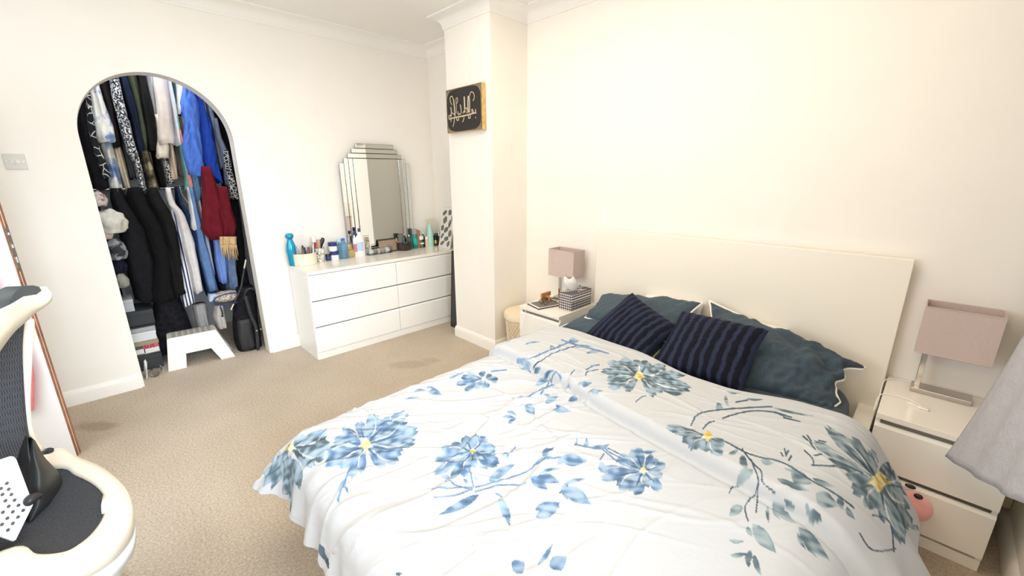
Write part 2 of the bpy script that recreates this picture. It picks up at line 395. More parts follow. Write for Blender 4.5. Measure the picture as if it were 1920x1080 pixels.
for k in range(120):
    cx_, cy_ = rng.uniform(EL-.2, ER+.1), rng.uniform(b1, -1.2); an = rng.normal(.95, .38)
    ln_ = rng.uniform(.12, .45); wd = rng.uniform(.007, .016); am = rng.uniform(.0015, .0048)*(1.35 if cx_ < 3.2 else .55)
    du = (A-cx_)*math.cos(an)+(B-cy_)*math.sin(an); dv = -(A-cx_)*math.sin(an)+(B-cy_)*math.cos(an)+.03*np.sin(du*9+k)
    crease += am*np.exp(-(dv/wd)**2)*np.exp(-(du/ln_)**4)
for k in range(46):                                                   # fine short folds on the turned-back layer
    cx_, cy_ = rng.uniform(EL-.1, ER+.2), rng.uniform(-1.25, -.75); an = rng.normal(0.05, .25)
    du = (A-cx_)*math.cos(an)+(B-cy_)*math.sin(an); dv = -(A-cx_)*math.sin(an)+(B-cy_)*math.cos(an)
    crease += rng.uniform(.001, .0028)*np.exp(-(dv/rng.uniform(.006, .012))**2)*np.exp(-(du/rng.uniform(.05, .2))**4)
Z += crease*1.7
pl = ss(.10, .36, D)*(.6*np.sin(A*31+2.2*np.sin(A*7))+.4*np.sin(A*57+1+2*np.sin(A*11)))*(dy > 0)*.017
Y -= pl*np.where(D > 0, dy/D, 0)
fan = ss(-.35, .25, EF+.0-B+.0)*np.exp(-((A-2.85-.25*(EF-B))/.5)**2)
Z += fan*.0065*(np.sin(A*46-B*22+2*np.sin(A*9))+.5*np.sin(A*81-B*30))
plr = ss(.12, .4, dxr)*np.sin(B*23+2*np.sin(B*5))*.014*(1-wf)
X += plr
# the right-hand side hangs unevenly: the turned-back corner reaches lowest
hemr = ss(0, .25, dxr)*(ss(-1.45, -1.25, B)*(1-ss(-1.1, -.82, B)))
X += hemr*.065; Z -= hemr*.03
Z = np.maximum(Z, .05)
tk = thing('duvet', 'white duvet with large blue flowers, some greyed by painted light, turned back below the pillows', 'duvet', (3.1, -1.5, .5))
co = np.stack([X, Y, Z], -1).reshape(-1, 3)-np.array(tk.location)
idx = np.arange(NU*NV).reshape(NV, NU)
quads = np.stack([idx[:-1, :-1], idx[1:, :-1], idx[1:, 1:], idx[:-1, 1:]], -1).reshape(-1, 4)
me = bpy.data.meshes.new('cover'); me.vertices.add(len(co)); me.vertices.foreach_set('co', co.ravel())
me.loops.add(quads.size); me.loops.foreach_set('vertex_index', quads.ravel())
me.polygons.add(len(quads)); me.polygons.foreach_set('loop_start', np.arange(len(quads))*4)
me.update(calc_edges=True); me.polygons.foreach_set('use_smooth', np.ones(len(quads), bool))
cov = bpy.data.objects.new('cover', me); COL.objects.link(cov); cov.parent = tk
sd = cov.modifiers.new('thickness', 'SOLIDIFY'); sd.thickness = .012; sd.offset = -1
# the print: petals, leaves and stems drawn as outlines in the cloth's own (u, v) grid
st = 8
ci = np.arange(0, NV, st); cj = np.arange(0, NU, st)
ci[-1] = NV-1; cj[-1] = NU-1
world = np.stack([X, Y, Z], -1)
cv = [tuple(world[i, j]) for i in ci for j in cj]
cf = [(r*len(cj)+c, (r+1)*len(cj)+c, (r+1)*len(cj)+c+1, r*len(cj)+c+1) for r in range(len(ci)-1) for c in range(len(cj)-1)]
tree = BVHTree.FromPolygons(cv, cf)
def to_uv(px, py):
    v = (cd + cr*((px-960)/F) - cu*((py-540)/F)).normalized()
    h = tree.ray_cast(Vector((CX, CY, CZ)), v)
    if h[0] is None: return None
    f = cf[h[2]]; ws_ = poly_3d_calc([Vector(cv[k]) for k in f], h[0])
    i = sum(w_*ci[k//len(cj)] for w_, k in zip(ws_, f)); j = sum(w_*cj[k % len(cj)] for w_, k in zip(ws_, f))
    return (j, i)
base = np.ones((NV, NU, 3))*np.array([.54, .565, .60])
gn = vnoise(A*60, B*60, 21)*.5+vnoise(A*140, B*140, 22)*.5
def fill(poly, col, light=None, ctr=None, rad=60.):
    pts = [to_uv(*p) for p in poly]; pts = [p for p in pts if p]
    if len(pts) < 3: return
    p = np.array(pts); x0, y0 = np.floor(p.min(0)).astype(int); x1, y1 = np.ceil(p.max(0)).astype(int)+1
    x0, y0 = max(x0, 0), max(y0, 0); x1, y1 = min(x1, NU), min(y1, NV)
    if x1-x0 > NU*.6 or y1-y0 > NV*.6 or x1 <= x0 or y1 <= y0: return
    gx, gy = np.meshgrid(np.arange(x0, x1), np.arange(y0, y1)); ins = np.zeros(gx.shape, bool)
    for k in range(len(p)):
        xa, ya = p[k]; xb, yb = p[k-1]
        c = ((ya > gy) != (yb > gy)) & (gx < (xb-xa)*(gy-ya)/((yb-ya) or 1e-9)+xa); ins ^= c
    c = np.array(col)*np.ones(gx.shape+(1,)); g = gn[y0:y1, x0:x1][..., None]
    c = c*(1+.9*g)
    if light is not None:
        c = c + (np.array(light)-c)*np.clip(.40+2.2*g, 0, 1)
    sub = base[y0:y1, x0:x1]; sub[ins] = np.clip(c, 0, .9)[ins]
def petal(c, tip, wd, col, light=None, ragged=True):
    c = np.array(c, float); t_ = np.array(tip, float); d = t_-c; L = np.hypot(*d); d /= L; n = np.array([-d[1], d[0]]); poly = []
    prof = [(0, .10), (.2, .30), (.45, .72), (.7, 1), (.88, .86), (.97, .5)]
    for s_, wv in prof: poly.append(c+d*L*s_+n*wd*.5*wv*(1+random.uniform(-.12, .12)))
    if ragged: poly += [c+d*L*1.02+n*wd*.16, c+d*L*.95+n*wd*.05, c+d*L*1.03-n*wd*.14]
    else: poly.append(c+d*L*1.02)
    for s_, wv in prof[::-1]: poly.append(c+d*L*s_-n*wd*.5*wv*(1+random.uniform(-.12, .12)))
    fill(poly, col, light)
def leaf(a, b_, wd, col, bend=0, light=None):
    a = np.array(a, float); b_ = np.array(b_, float); d = b_-a; L = np.hypot(*d) or 1; d /= L; n = np.array([-d[1], d[0]])
    P1, P2 = [], []
    for s_ in np.linspace(0, 1, 9):
        off = n*bend*math.sin(math.pi*s_); wv = math.sin(math.pi*s_**.8)*wd*.5
        P1.append(a+d*L*s_+off+n*wv); P2.append(a+d*L*s_+off-n*wv)
    fill(P1+P2[::-1], col, light)
def stem(pts, wd, col):
    pts = [np.array((p[0], p[1]), float) for p in smoothpts([(p[0], p[1], 0) for p in pts], 4)]
    L, R_ = [], []
    for k, p in enumerate(pts):
        d = pts[min(k+1, len(pts)-1)]-pts[max(k-1, 0)]; d = d/(np.hypot(*d) or 1); n = np.array([-d[1], d[0]])
        L.append(p+n*wd/2); R_.append(p-n*wd/2)
    fill(L+R_[::-1], col)
BLU, BLD, BLL = (.145, .25, .42), (.09, .16, .29), (.34, .45, .57)
GRY, GRD, GRL = (.15, .22, .27), (.08, .12, .16), (.34, .42, .46)  # greyer set puts the regional light into the print colours
YEL = (.75, .58, .16)
c4 = lambda x, y: (460+x*.426, 620+y*.426)
c5 = lambda x, y: (1000+x*.4073, 640+y*.4073)
def flower(cf_, ctr, petals, col, lt, rad=16, yel=True):
    c = cf_(*ctr); k = .42
    for (x, y, wv) in petals: petal(c, cf_(x, y), wv*k, col if random.random() < .6 else tuple(q*.8 for q in col), lt)
    for (x, y, wv) in petals[::2]:
        e = cf_(x, y); leaf(c, (c[0]+(e[0]-c[0])*.75, c[1]+(e[1]-c[1])*.75), wv*k*.16, tuple(q*.55 for q in col))
    for (x, y, wv) in petals[1::2]:
        e = cf_(x, y); leaf((c[0]+(e[0]-c[0])*.2, c[1]+(e[1]-c[1])*.2), (c[0]+(e[0]-c[0])*.9, c[1]+(e[1]-c[1])*.9), wv*k*.12, (.54, .565, .60), bend=wv*k*.3)
    if yel:
        fill([(c[0]+rad*k*(1+.35*math.sin(5*a))*math.cos(a), c[1]+rad*k*.8*(1+.35*math.cos(4*a))*math.sin(a)) for a in [math.tau*q/18 for q in range(18)]], YEL, (.85, .80, .6))
flower(c4, (530, 503), [(352, 590, 60), (358, 540, 60), (390, 485, 60), (430, 430, 40), (500, 400, 50), (575, 370, 60), (640, 385, 60), (705, 395, 60), (757, 435, 60), (745, 488, 60), (690, 535, 60), (670, 580, 60), (610, 600, 50), (500, 625, 50), (462, 645, 46), (415, 600, 46)], BLU, BLL, 28)
flower(c4, (200, 515), [(275, 470, 60), (355, 455, 60), (370, 500, 60), (350, 555, 70), (300, 595, 60), (120, 590, 50)], GRY, BLL, 20)
for a in [((190, 540), (75, 690), 60), ((190, 540), (110, 705), 50), ((200, 550), (165, 780), 40), ((210, 560), (240, 700), 60), ((200, 550), (200, 800), 26), ((150, 600), (70, 640), 40)]: leaf(c4(*a[0]), c4(*a[1]), a[2]*.42, GRY, light=BLL)
flower(c4, (1000, 530), [(960, 468, 50), (1020, 462, 46), (1060, 470, 50), (1100, 520, 50), (1113, 590, 55), (1070, 604, 46), (1000, 600, 50), (955, 640, 42), (905, 655, 40), (832, 630, 46), (835, 570, 46), (862, 520, 46), (905, 505, 46)], BLU, BLL, 14)
flower(c4, (1050, 214), [(930, 235, 26), (950, 205, 26), (975, 190, 24), (1040, 180, 34), (1085, 195, 26), (1112, 215, 30), (1060, 255, 40), (1010, 250, 34), (965, 262, 26)], BLU, BLL, 12)
flower(c4, (1752, 616), [(1710, 520, 70), (1650, 545, 36), (1635, 565, 30), (1568, 608, 40), (1568, 652, 44), (1640, 690, 70), (1705, 715, 80), (1765, 690, 60), (1825, 700, 50), (1835, 640, 40), (1850, 590, 40), (1820, 570, 36), (1790, 545, 30)], BLU, BLL, 17)
flower(c5, (487, 160), [(315, 135, 36), (345, 95, 40), (400, 85, 60), (455, 88, 60), (530, 95, 60), (610, 120, 56), (700, 150, 40), (722, 220, 56), (690, 238, 50), (600, 228, 46), (560, 252, 40), (420, 222, 56), (345, 205, 56), (340, 175, 40)], GRY, BLL, 22)
flower(c5, (802, 436), [(615, 395, 46), (640, 415, 36), (685, 458, 46), (720, 495, 50), (790, 508, 56), (860, 530, 56), (878, 480, 40)], GRY, BLL, 24)
flower(c5, (1592, 645), [(1350, 395, 44), (1395, 425, 50), (1460, 445, 60), (1290, 462, 40), (1365, 540, 30), (1440, 605, 60), (1470, 690, 80), (1540, 770, 80), (1625, 835, 60), (1700, 930, 60), (1735, 860, 70), (1740, 760, 80), (1790, 700, 60), (1700, 610, 70), (1640, 560, 60), (1550, 500, 50)], GRY, GRL, 44)
L5 = [((960, 520), (985, 600), 34), ((1010, 590), (935, 655), 50), ((1120, 630), (1275, 690), 30), ((1185, 605), (1285, 655), 60), ((1150, 580), (1235, 600), 14), ((1285, 630), (1390, 670), 22), ((1300, 700), (1400, 760), 70), ((1410, 710), (1425, 775), 34), ((1440, 760), (1480, 820), 24), ((1100, 740), (1210, 840), 44), ((1080, 755), (1085, 838), 16), ((1100, 760), (1140, 825), 16), ((1150, 740), (1215, 780), 16), ((1255, 750), (1275, 840), 20), ((1275, 790), (1325, 850), 52), ((965, 760), (900, 805), 46), ((1010, 840), (1120, 975), 64), ((985, 850), (1010, 900), 24), ((900, 915), (970, 920), 20), ((905, 985), (985, 975), 24), ((1000, 960), (990, 1040), 34), ((1015, 980), (1050, 1080), 26), ((1220, 855), (1365, 1010), 56), ((1215, 880), (1255, 960), 18), ((1240, 900), (1310, 1000), 22), ((845, 285), (875, 315), 30), ((885, 245), (900, 300), 16), ((900, 520), (950, 490), 20), ((1045, 545), (1110, 560), 26), ((200, 200), (270, 190), 26), ((250, 235), (320, 225), 24), ((150, 200), (180, 212), 12), ((130, 550), (250, 545), 44), ((40, 525), (95, 490), 22), ((310, 555), (335, 610), 34), ((150, 690), (265, 745), 48), ((135, 665), (190, 690), 20), ((190, 480), (200, 450), 14), ((235, 490), (245, 445), 22), ((260, 490), (340, 475), 18), ((500, 510), (570, 500), 16), ((10, 810), (125, 740), 46), ((20, 1030), (90, 930), 22), ((75, 1040), (155, 990), 70), ((980, 262), (1060, 266), 12), ((890, 230), (960, 236), 10), ((1085, 300), (1300, 345), 12), ((1105, 320), (1195, 352), 9), ((1720, 845), (1815, 865), 24), ((100, 130), (10, 200), 20)]
for q in L5:
    col = (GRY if q[0][0] > 700 else BLU); leaf(c5(*q[0]), c5(*q[1]), q[2]*.42, col, bend=2, light=GRL if q[0][0] > 700 else BLL)
S5 = [((725, 390), (760, 335), (860, 315), (1000, 305), (1100, 300)), ((780, 405), (800, 380), (835, 365)), ((870, 355), (930, 335), (1010, 320), (1100, 325), (1190, 350)), ((960, 495), (1010, 560), (1050, 600), (1055, 650), (1110, 710)), ((1000, 540), (1035, 640), (1020, 700), (975, 760), (990, 830)), ((1035, 690), (1025, 790)), ((900, 700), (920, 665), (950, 650)), ((880, 460), (1000, 520), (1150, 560), (1280, 640), (1400, 710), (1480, 770)), ((1280, 570), (1400, 578), (1460, 600)), ((1360, 540), (1440, 570), (1520, 610)), ((1290, 575), (1285, 540), (1245, 500)), ((1290, 525), (1330, 520)), ((1260, 430), (1280, 460)), ((1240, 435), (1275, 465)), ((1155, 490), (1165, 530)), ((1175, 500), (1160, 525)), ((1140, 510), (1150, 530)), ((1190, 525), (1175, 550)), ((1270, 460), (1300, 500)), ((1310, 455), (1350, 465)), ((470, 280), (500, 255), (520, 250)), ((0, 570), (60, 540), (120, 535)), ((340, 490), (420, 530)), ((120, 700), (160, 660)), ((1560, 800), (1640, 830), (1660, 970)), ((0, 120), (80, 60), (200, 20)), ((330, 490), (350, 510), (420, 545)), ((240, 130), (280, 110)), ((190, 130), (170, 155)), ((1500, 880), (1560, 960), (1670, 955)), ((240, 160), (250, 140), (300, 130)), ((1230, 370), (1150, 350)), ((930, 280), (990, 270))]
for q in S5: stem([c5(*p) for p in q], 3.0 if q[0][0] > 700 else 2.2, GRD if q[0][0] > 700 else BLD)
L4 = [((1070, 665), (1190, 585), 40), ((1030, 720), (850, 812), 40), ((1115, 735), (1165, 860), 40), ((1305, 550), (1360, 515), 30), ((1255, 645), (1330, 700), 50), ((1280, 640), (1385, 670), 44), ((1290, 625), (1390, 605), 16), ((1395, 680), (1420, 745), 40), ((1400, 690), (1520, 765), 60), ((1400, 680), (1500, 650), 18), ((1275, 790), (1370, 755), 34), ((1300, 830), (1385, 770), 44), ((1385, 570), (1505, 575), 50), ((1370, 590), (1440, 545), 30), ((1180, 1060), (1230, 1020), 70), ((640, 390), (700, 365), 24), ((700, 365), (715, 385), 20), ((440, 650), (400, 705), 18), ((430, 690), (455, 715), 12), ((405, 740), (410, 755), 8), ((860, 640), (910, 655), 20), ((960, 650), (975, 680), 16), ((1005, 640), (1020, 665), 16), ((1230, 60), (1300, 50), 10), ((1420, 50), (1470, 45), 26), ((1340, 80), (1360, 70), 16), ((1450, 75), (1530, 70), 14), ((1500, 100), (1580, 90), 16), ((1190, 130), (1260, 160), 24), ((1215, 165), (1260, 175), 26), ((1270, 180), (1300, 165), 20), ((1275, 240), (1350, 215), 24), ((1190, 300), (1240, 295), 14), ((1230, 330), (1275, 370), 40), ((1230, 345), (1265, 325), 26), ((1320, 320), (1380, 290), 30), ((1310, 280), (1350, 300), 14), ((1350, 350), (1435, 355), 26), ((1365, 325), (1400, 360), 16), ((1420, 310), (1480, 295), 22), ((1150, 355), (1195, 375), 16), ((1130, 380), (1190, 385), 16), ((1155, 415), (1195, 385), 16), ((805, 270), (865, 280), 28), ((700, 305), (770, 295), 12), ((740, 270), (800, 262), 12), ((790, 250), (840, 258), 12), ((1130, 555), (1165, 540), 20), ((1090, 560), (1105, 540), 14), ((1000, 950), (1010, 940), 6), ((425, 425), (460, 455), 18)]
for q in L4: leaf(c4(*q[0]), c4(*q[1]), q[2]*.42, BLU, bend=-2, light=BLL)
S4 = [((1010, 690), (1100, 665), (1240, 620), (1300, 565), (1390, 555)), ((830, 730), (920, 725), (1000, 695)), ((820, 698), (920, 690), (1000, 690)), ((1010, 710), (1120, 680), (1235, 678)), ((880, 660), (960, 690), (1000, 700)), ((985, 600), (1005, 690)), ((1100, 715), (1130, 730)), ((460, 600), (430, 690), (405, 750)), ((1300, 280), (1360, 200), (1370, 180)), ((1230, 300), (1300, 260), (1360, 235)), ((1240, 130), (1330, 90), (1450, 40)), ((1390, 40), (1450, 60), (1600, 100)), ((1450, 500), (1560, 520), (1600, 500)), ((1570, 520), (1600, 545), (1640, 580)), ((640, 380), (700, 352)), ((1560, 570), (1580, 540)), ((1520, 155), (1560, 150)), ((960, 185), (900, 210)), ((1080, 180), (1150, 172)), ((310, 470), (360, 435)), ((1140, 50), (1180, 30), (1250, 10)), ((1150, 560), (1190, 510)), ((1370, 180), (1350, 190)), ((1390, 210), (1370, 190))]
for q in S4: stem([c4(*p) for p in q], 3.0, BLU)
for q in [((150, 800), (165, 840), 14), ((330, 940), (345, 1010), 26), ((350, 980), (370, 1050), 20), ((660, 1075), (690, 1070), 20)]: leaf(c4(*q[0]), c4(*q[1]), q[2]*.42, GRD)
ca = me.color_attributes.new('print', 'FLOAT_COLOR', 'POINT')
ca.data.foreach_set('color', np.concatenate([base, np.ones((NV, NU, 1))], -1).ravel())
dm = bpy.data.materials.new('printed_duvet_cotton'); dm.use_nodes = True; nt = dm.node_tree; b = nt.nodes['Principled BSDF']
b.inputs['Roughness'].default_value = .9; b.inputs['Specular IOR Level'].default_value = .2
at = nt.nodes.new('ShaderNodeAttribute'); at.attribute_name = 'print'; nt.links.new(at.outputs['Color'], b.inputs['Base Color'])
n = nt.nodes.new('ShaderNodeTexNoise'); n.inputs['Scale'].default_value = 30; n.inputs['Detail'].default_value = 6; tc2 = nt.nodes.new('ShaderNodeTexCoord')
nt.links.new(tc2.outputs['Object'], n.inputs['Vector']); bp = nt.nodes.new('ShaderNodeBump'); bp.inputs['Strength'].default_value = .25; bp.inputs['Distance'].default_value = .01
nt.links.new(n.outputs['Fac'], bp.inputs['Height']); nt.links.new(bp.outputs['Normal'], b.inputs['Normal'])
me.materials.append(dm)

# pillows --------------------------------------------------------------
def pillow(name, corners, thick, mat, label, cat, group, stripes=0, piping=None, seed=0, sag=.06, inset=0, wr=.006):
    """corners: TL, TR, BR, BL in world space; an inflated, slightly wrinkled sewn case"""
    TL, TR, BR, BL = [Vector(c) for c in corners]; ctr = (TL+TR+BR+BL)/4
    t = thing(name, label, cat, ctr, group)
    nrm = (TR-TL).cross(BL-TL).normalized()
    if nrm.z < 0: nrm = -nrm
    NN = 72 if stripes else 48
    def mid_(u, v):
        uu = u; vv_ = v
        eu = 4*u*(1-u); ev = 4*v*(1-v)
        # edges bow inwards between the corners
        uu = .5+(u-.5)*(1-sag*ev*(1 if True else 0)); vv_ = .5+(v-.5)*(1-sag*eu)
        if inset: uu -= inset*float(ss(.02, .20, v))*(1+.22*math.sin(15*v)+.10*math.sin(31*v))*u**3
        return (TL*(1-uu)*(1-vv_)+TR*uu*(1-vv_)+BR*uu*vv_+BL*(1-uu)*vv_)
    def h(u, v):
        eu = max(0, 4*u*(1-u)); ev = max(0, 4*v*(1-v)); return (eu*ev)**.42
    bm = bmesh.new(); uvl = bm.loops.layers.uv.new('UVMap'); fr = {}; bk = {}
    L1 = (TR-TL).length; L2 = (BL-TL).length
    for i in range(NN):
        for j in range(NN):
            u, v = i/(NN-1), j/(NN-1); p = mid_(u, v); hh_ = h(u, v)
            k = noise.noise(Vector((u*L1*7+seed, v*L2*7, seed*3.1)))*wr*1.4+noise.noise(Vector(((u*L1+v*L2*.8)*26+seed, (v*L2-u*L1)*7, seed)))*wr*.8
            if stripes: k = .006*abs(math.sin(math.pi*stripes*(u+.03*noise.noise(Vector((u*5, v*6, seed))))))**.6 + noise.noise(Vector((u*40, v*40, seed)))*.003
            e = i in (0, NN-1) or j in (0, NN-1)
            fr[i, j] = bm.verts.new(p+nrm*(thick*.55*hh_+k*(0 if e else 1)))
            bk[i, j] = fr[i, j] if e else bm.verts.new(p-nrm*(thick*.45*hh_))
    for i in range(NN-1):
        for j in range(NN-1):
            for dct, od in ((fr, 1), (bk, -1)):
                q = [(i, j), (i+1, j), (i+1, j+1), (i, j+1)][::od]
                f = bm.faces.new([dct[x] for x in q])
                for lp, x in zip(f.loops, q): lp[uvl].uv = (x[0]/(NN-1), x[1]/(NN-1))
    P('cushion_cover' if stripes else 'pillowcase', bm, mat, t, True)
    if piping:
        path = [mid_(*q) for q in [(k/24, 0) for k in range(24)]+[(1, k/16) for k in range(16)]+[(1-k/24, 1) for k in range(24)]+[(0, 1-k/16) for k in range(17)]]
        bm = bmesh.new(); tube(bm, path, .0060, 6); P('piping', bm, piping, t, True, label='white piping')
    return t
pipe_m = M('white_piping', (.85, .84, .80), .8)
whitecot = M('white_cotton', (.80, .80, .80), .9, var=.05, vs=20, bump=.2, bs=300)
pillow('pillow', [(2.66, -.075, .73), (3.06, -.075, .745), (3.08, -.19, .58), (2.62, -.19, .58)], .10, whitecot, 'white pillow showing only its top edge behind the left teal pillow', 'pillow', 'bed pillows', seed=2)
pillow('pillow', [(3.16, -.075, .715), (3.53, -.075, .70), (3.56, -.19, .58), (3.14, -.19, .58)], .10, whitecot, 'white pillow showing only a corner behind the right teal pillow', 'pillow', 'bed pillows', seed=4)
pillow('pillow', [(2.34, -.13, .60), (3.02, -.26, .56), (3.02, -.66, .54), (2.32, -.60, .53)], .10, teal, 'dark teal pillow lying flat at the left, lowest of the teal pillows', 'pillow', 'bed pillows', piping=pipe_m, seed=9)
pillow('pillow', [W('y', -.13, 1128, 556), W('y', -.15, 1318, 568), (3.03, -.50, .60), (2.42, -.46, .59)], .15, teal, 'dark teal piped pillow leaning on the headboard behind the ribbed cushions', 'pillow', 'bed pillows', piping=pipe_m, seed=5, wr=.014)
pillow('pillow', [W('y', -.13, 1330, 564), W('y', -.20, 1624, 690), W('y', -.44, 1592, 788), W('y', -.62, 1330, 718)], .17, teal, 'large dark teal pillow with white piping at the right of the bed', 'pillow', 'bed pillows', piping=pipe_m, seed=7, wr=.030, inset=.085)
# ribbed navy fur
nav = bpy.data.materials.new('ribbed_navy_plush'); nav.use_nodes = True; nt = nav.node_tree; b = nt.nodes['Principled BSDF']
b.inputs['Roughness'].default_value = .75; b.inputs['Sheen Weight'].default_value = .15; b.inputs['Sheen Tint'].default_value = (.25, .3, .6, 1); b.inputs['Specular IOR Level'].default_value = .15
uv = nt.nodes.new('ShaderNodeUVMap'); sp = nt.nodes.new('ShaderNodeSeparateXYZ'); nt.links.new(uv.outputs[0], sp.inputs[0])
nz = nt.nodes.new('ShaderNodeTexNoise'); nz.inputs['Scale'].default_value = 6; nz.inputs['Detail'].default_value = 4; nt.links.new(uv.outputs[0], nz.inputs['Vector'])
ma = nt.nodes.new('ShaderNodeMath'); ma.operation = 'MULTIPLY_ADD'; ma.inputs[1].default_value = .075; nt.links.new(nz.outputs['Fac'], ma.inputs[0]); nt.links.new(sp.outputs[0], ma.inputs[2])
mb = nt.nodes.new('ShaderNodeMath'); mb.operation = 'MULTIPLY'; mb.inputs[1].default_value = math.tau*9; nt.links.new(ma.outputs[0], mb.inputs[0])
ms = nt.nodes.new('ShaderNodeMath'); ms.operation = 'SINE'; nt.links.new(mb.outputs[0], ms.inputs[0])
rr = nt.nodes.new('ShaderNodeValToRGB'); rr.color_ramp.elements[0].position = .48; rr.color_ramp.elements[1].position = .85
mr = nt.nodes.new('ShaderNodeMapRange'); mr.inputs[1].default_value = -1; nt.links.new(ms.outputs[0], mr.inputs[0]); nt.links.new(mr.outputs[0], rr.inputs[0])
rr.color_ramp.elements[0].color = (.0025, .003, .009, 1); rr.color_ramp.elements[1].color = (.020, .027, .058, 1)
nt.links.new(rr.outputs[0], b.inputs['Base Color'])
pillow('cushion', [W('y', -.36, 1186, 549), W('y', -.52, 1276, 615), W('y', -.74, 1204, 676), W('y', -.64, 1093, 632)], .13, nav, 'navy ribbed plush cushion tipped on its corner, left one of the pair', 'cushion', 'navy ribbed cushions', stripes=9, seed=11)
pillow('cushion', [W('y', -.40, 1278, 584), W('y', -.44, 1442, 620), W('y', -.70, 1390, 738), W('y', -.76, 1222, 682)], .13, nav, 'navy ribbed plush cushion with upright stripes, in front of the right teal pillow', 'cushion', 'navy ribbed cushions', stripes=9, seed=13)

# ------------------------------------------------------------------ lamps
shade_m = M('mauve_linen_shade', (.56, .46, .43), .9, var=.05, vs=120, bump=.15, bs=600)
def lamp(cx, cy, z, sx, sy, label, dx=0, px=None):
    t = thing('table_lamp', label, 'lamp', (cx, cy, z), 'bedside lamps')
    P('base', nbox(cx-.10, cx+.10, cy-.045, cy+.045, z, z+.022, bev=.003), nickel, t)
    p0 = px if px is not None else cx
    P('post', nbox(p0-.010, p0+.010, cy-.012, cy+.012, z+.022, z+.26, bev=.002), chrome, t)
    x0, x1, y0, y1, z0, z1 = cx-sx+dx, cx+sx+dx, cy-sy, cy+sy, z+.205, z+.42
    bm = bmesh.new(); th = .003
    box(bm, x0, x1, y0, y0+th, z0, z1); box(bm, x0, x1, y1-th, y1, z0, z1)
    box(bm, x0, x0+th, y0+th, y1-th, z0, z1); box(bm, x1-th, x1, y0+th, y1-th, z0, z1)
    s_ = P('shade', bm, shade_m, t)
    for zr in (z0+.001, z1-.001):
        bm = bmesh.new(); tube(bm, [(x0, y0, zr), (x1, y0, zr), (x1, y1, zr), (x0, y1, zr), (x0, y0, zr)], .0022, 6); P('rim', bm, shade_m, s_)
    bm = bmesh.new(); tube(bm, [(x0, cy, z0+.05), (x1, cy, z0+.05)], .002, 6); tube(bm, [(p0, cy, z0+.0), (p0, cy, z0+.09)], .012, 10)
    P('bulb_holder', bm, chrome, t)
lamp(1.985, -.13, .55, .125, .07, 'small mauve table lamp with rectangular shade behind the tissue box', px=1.93)
lamp(4.15, -.095, .55, .118, .075, 'mauve table lamp with rectangular shade on the nightstand by the curtain', px=4.07)

# tissue box ------------------------------------------------------------
def checked():
    m_ = bpy.data.materials.new('checked_cloth'); m_.use_nodes = True; nt = m_.node_tree; b = nt.nodes['Principled BSDF']; b.inputs['Roughness'].default_value = .9
    tc = nt.nodes.new('ShaderNodeTexCoord'); sp = nt.nodes.new('ShaderNodeSeparateXYZ'); nt.links.new(tc.outputs['Object'], sp.inputs[0]); o = []
    for ax in range(3):
        a = nt.nodes.new('ShaderNodeMath'); a.operation = 'MULTIPLY'; a.inputs[1].default_value = 52; nt.links.new(sp.outputs[ax], a.inputs[0])
        f = nt.nodes.new('ShaderNodeMath'); f.operation = 'FRACT'; nt.links.new(a.outputs[0], f.inputs[0])
        g = nt.nodes.new('ShaderNodeMath'); g.operation = 'GREATER_THAN'; g.inputs[1].default_value = .5; nt.links.new(f.outputs[0], g.inputs[0]); o.append(g)
    sm = nt.nodes.new('ShaderNodeMath'); sm.operation = 'ADD'; nt.links.new(sp.outputs[0], sm.inputs[0]); nt.links.new(sp.outputs[1], sm.inputs[1])
    sk = nt.nodes.new('ShaderNodeMath'); sk.operation = 'MULTIPLY'; sk.inputs[1].default_value = 52; nt.links.new(sm.outputs[0], sk.inputs[0])
    sf = nt.nodes.new('ShaderNodeMath'); sf.operation = 'FRACT'; nt.links.new(sk.outputs[0], sf.inputs[0])
    s1 = nt.nodes.new('ShaderNodeMath'); s1.operation = 'GREATER_THAN'; s1.inputs[1].default_value = .5; nt.links.new(sf.outputs[0], s1.inputs[0])
    s2 = nt.nodes.new('ShaderNodeMath'); s2.operation = 'ADD'; nt.links.new(s1.outputs[0], s2.inputs[0]); nt.links.new(o[2].outputs[0], s2.inputs[1])
    mr = nt.nodes.new('ShaderNodeMath'); mr.operation = 'MULTIPLY'; mr.inputs[1].default_value = .5; nt.links.new(s2.outputs[0], mr.inputs[0])
    r = nt.nodes.new('ShaderNodeValToRGB'); r.color_ramp.interpolation = 'CONSTANT'; r.color_ramp.elements[0].color = (.82, .78, .74, 1)
    r.color_ramp.elements[1].position = .75; r.color_ramp.elements[1].color = (.035, .03, .045, 1); e = r.color_ramp.elements.new(.3); e.color = (.20, .18, .20, 1)
    nt.links.new(mr.outputs[0], r.inputs[0]); nt.links.new(r.outputs[0], b.inputs['Base Color']); return m_
tx0, tx1, ty0, ty1, tz0, tz1 = 2.085, 2.203, -.335, -.075, .551, .675
t = thing('tissue_box', 'tissue box in a black and white checked cloth cover with a tissue standing out', 'tissue box', ((tx0+tx1)/2, (ty0+ty1)/2, .551))
bm = nbox(tx0, tx1, ty0, ty1, tz0, tz1, bev=.006)
bmesh.ops.subdivide_edges(bm, edges=bm.edges, cuts=4, use_grid_fill=True)
for v in bm.verts:
    if v.co.z > tz1-.02: v.co.z += .010*noise.noise(v.co*35)+.010
P('cloth_cover', bm, checked(), t, 'auto')
bm = bmesh.new()
for k in range(2): box(bm, tx1+.0005, tx1+.0022, ty0+.005, ty1-.005, tz0+.075+k*.022, tz0+.084+k*.022)
P('white_band', bm, whitecot, t)
bm = bmesh.new()
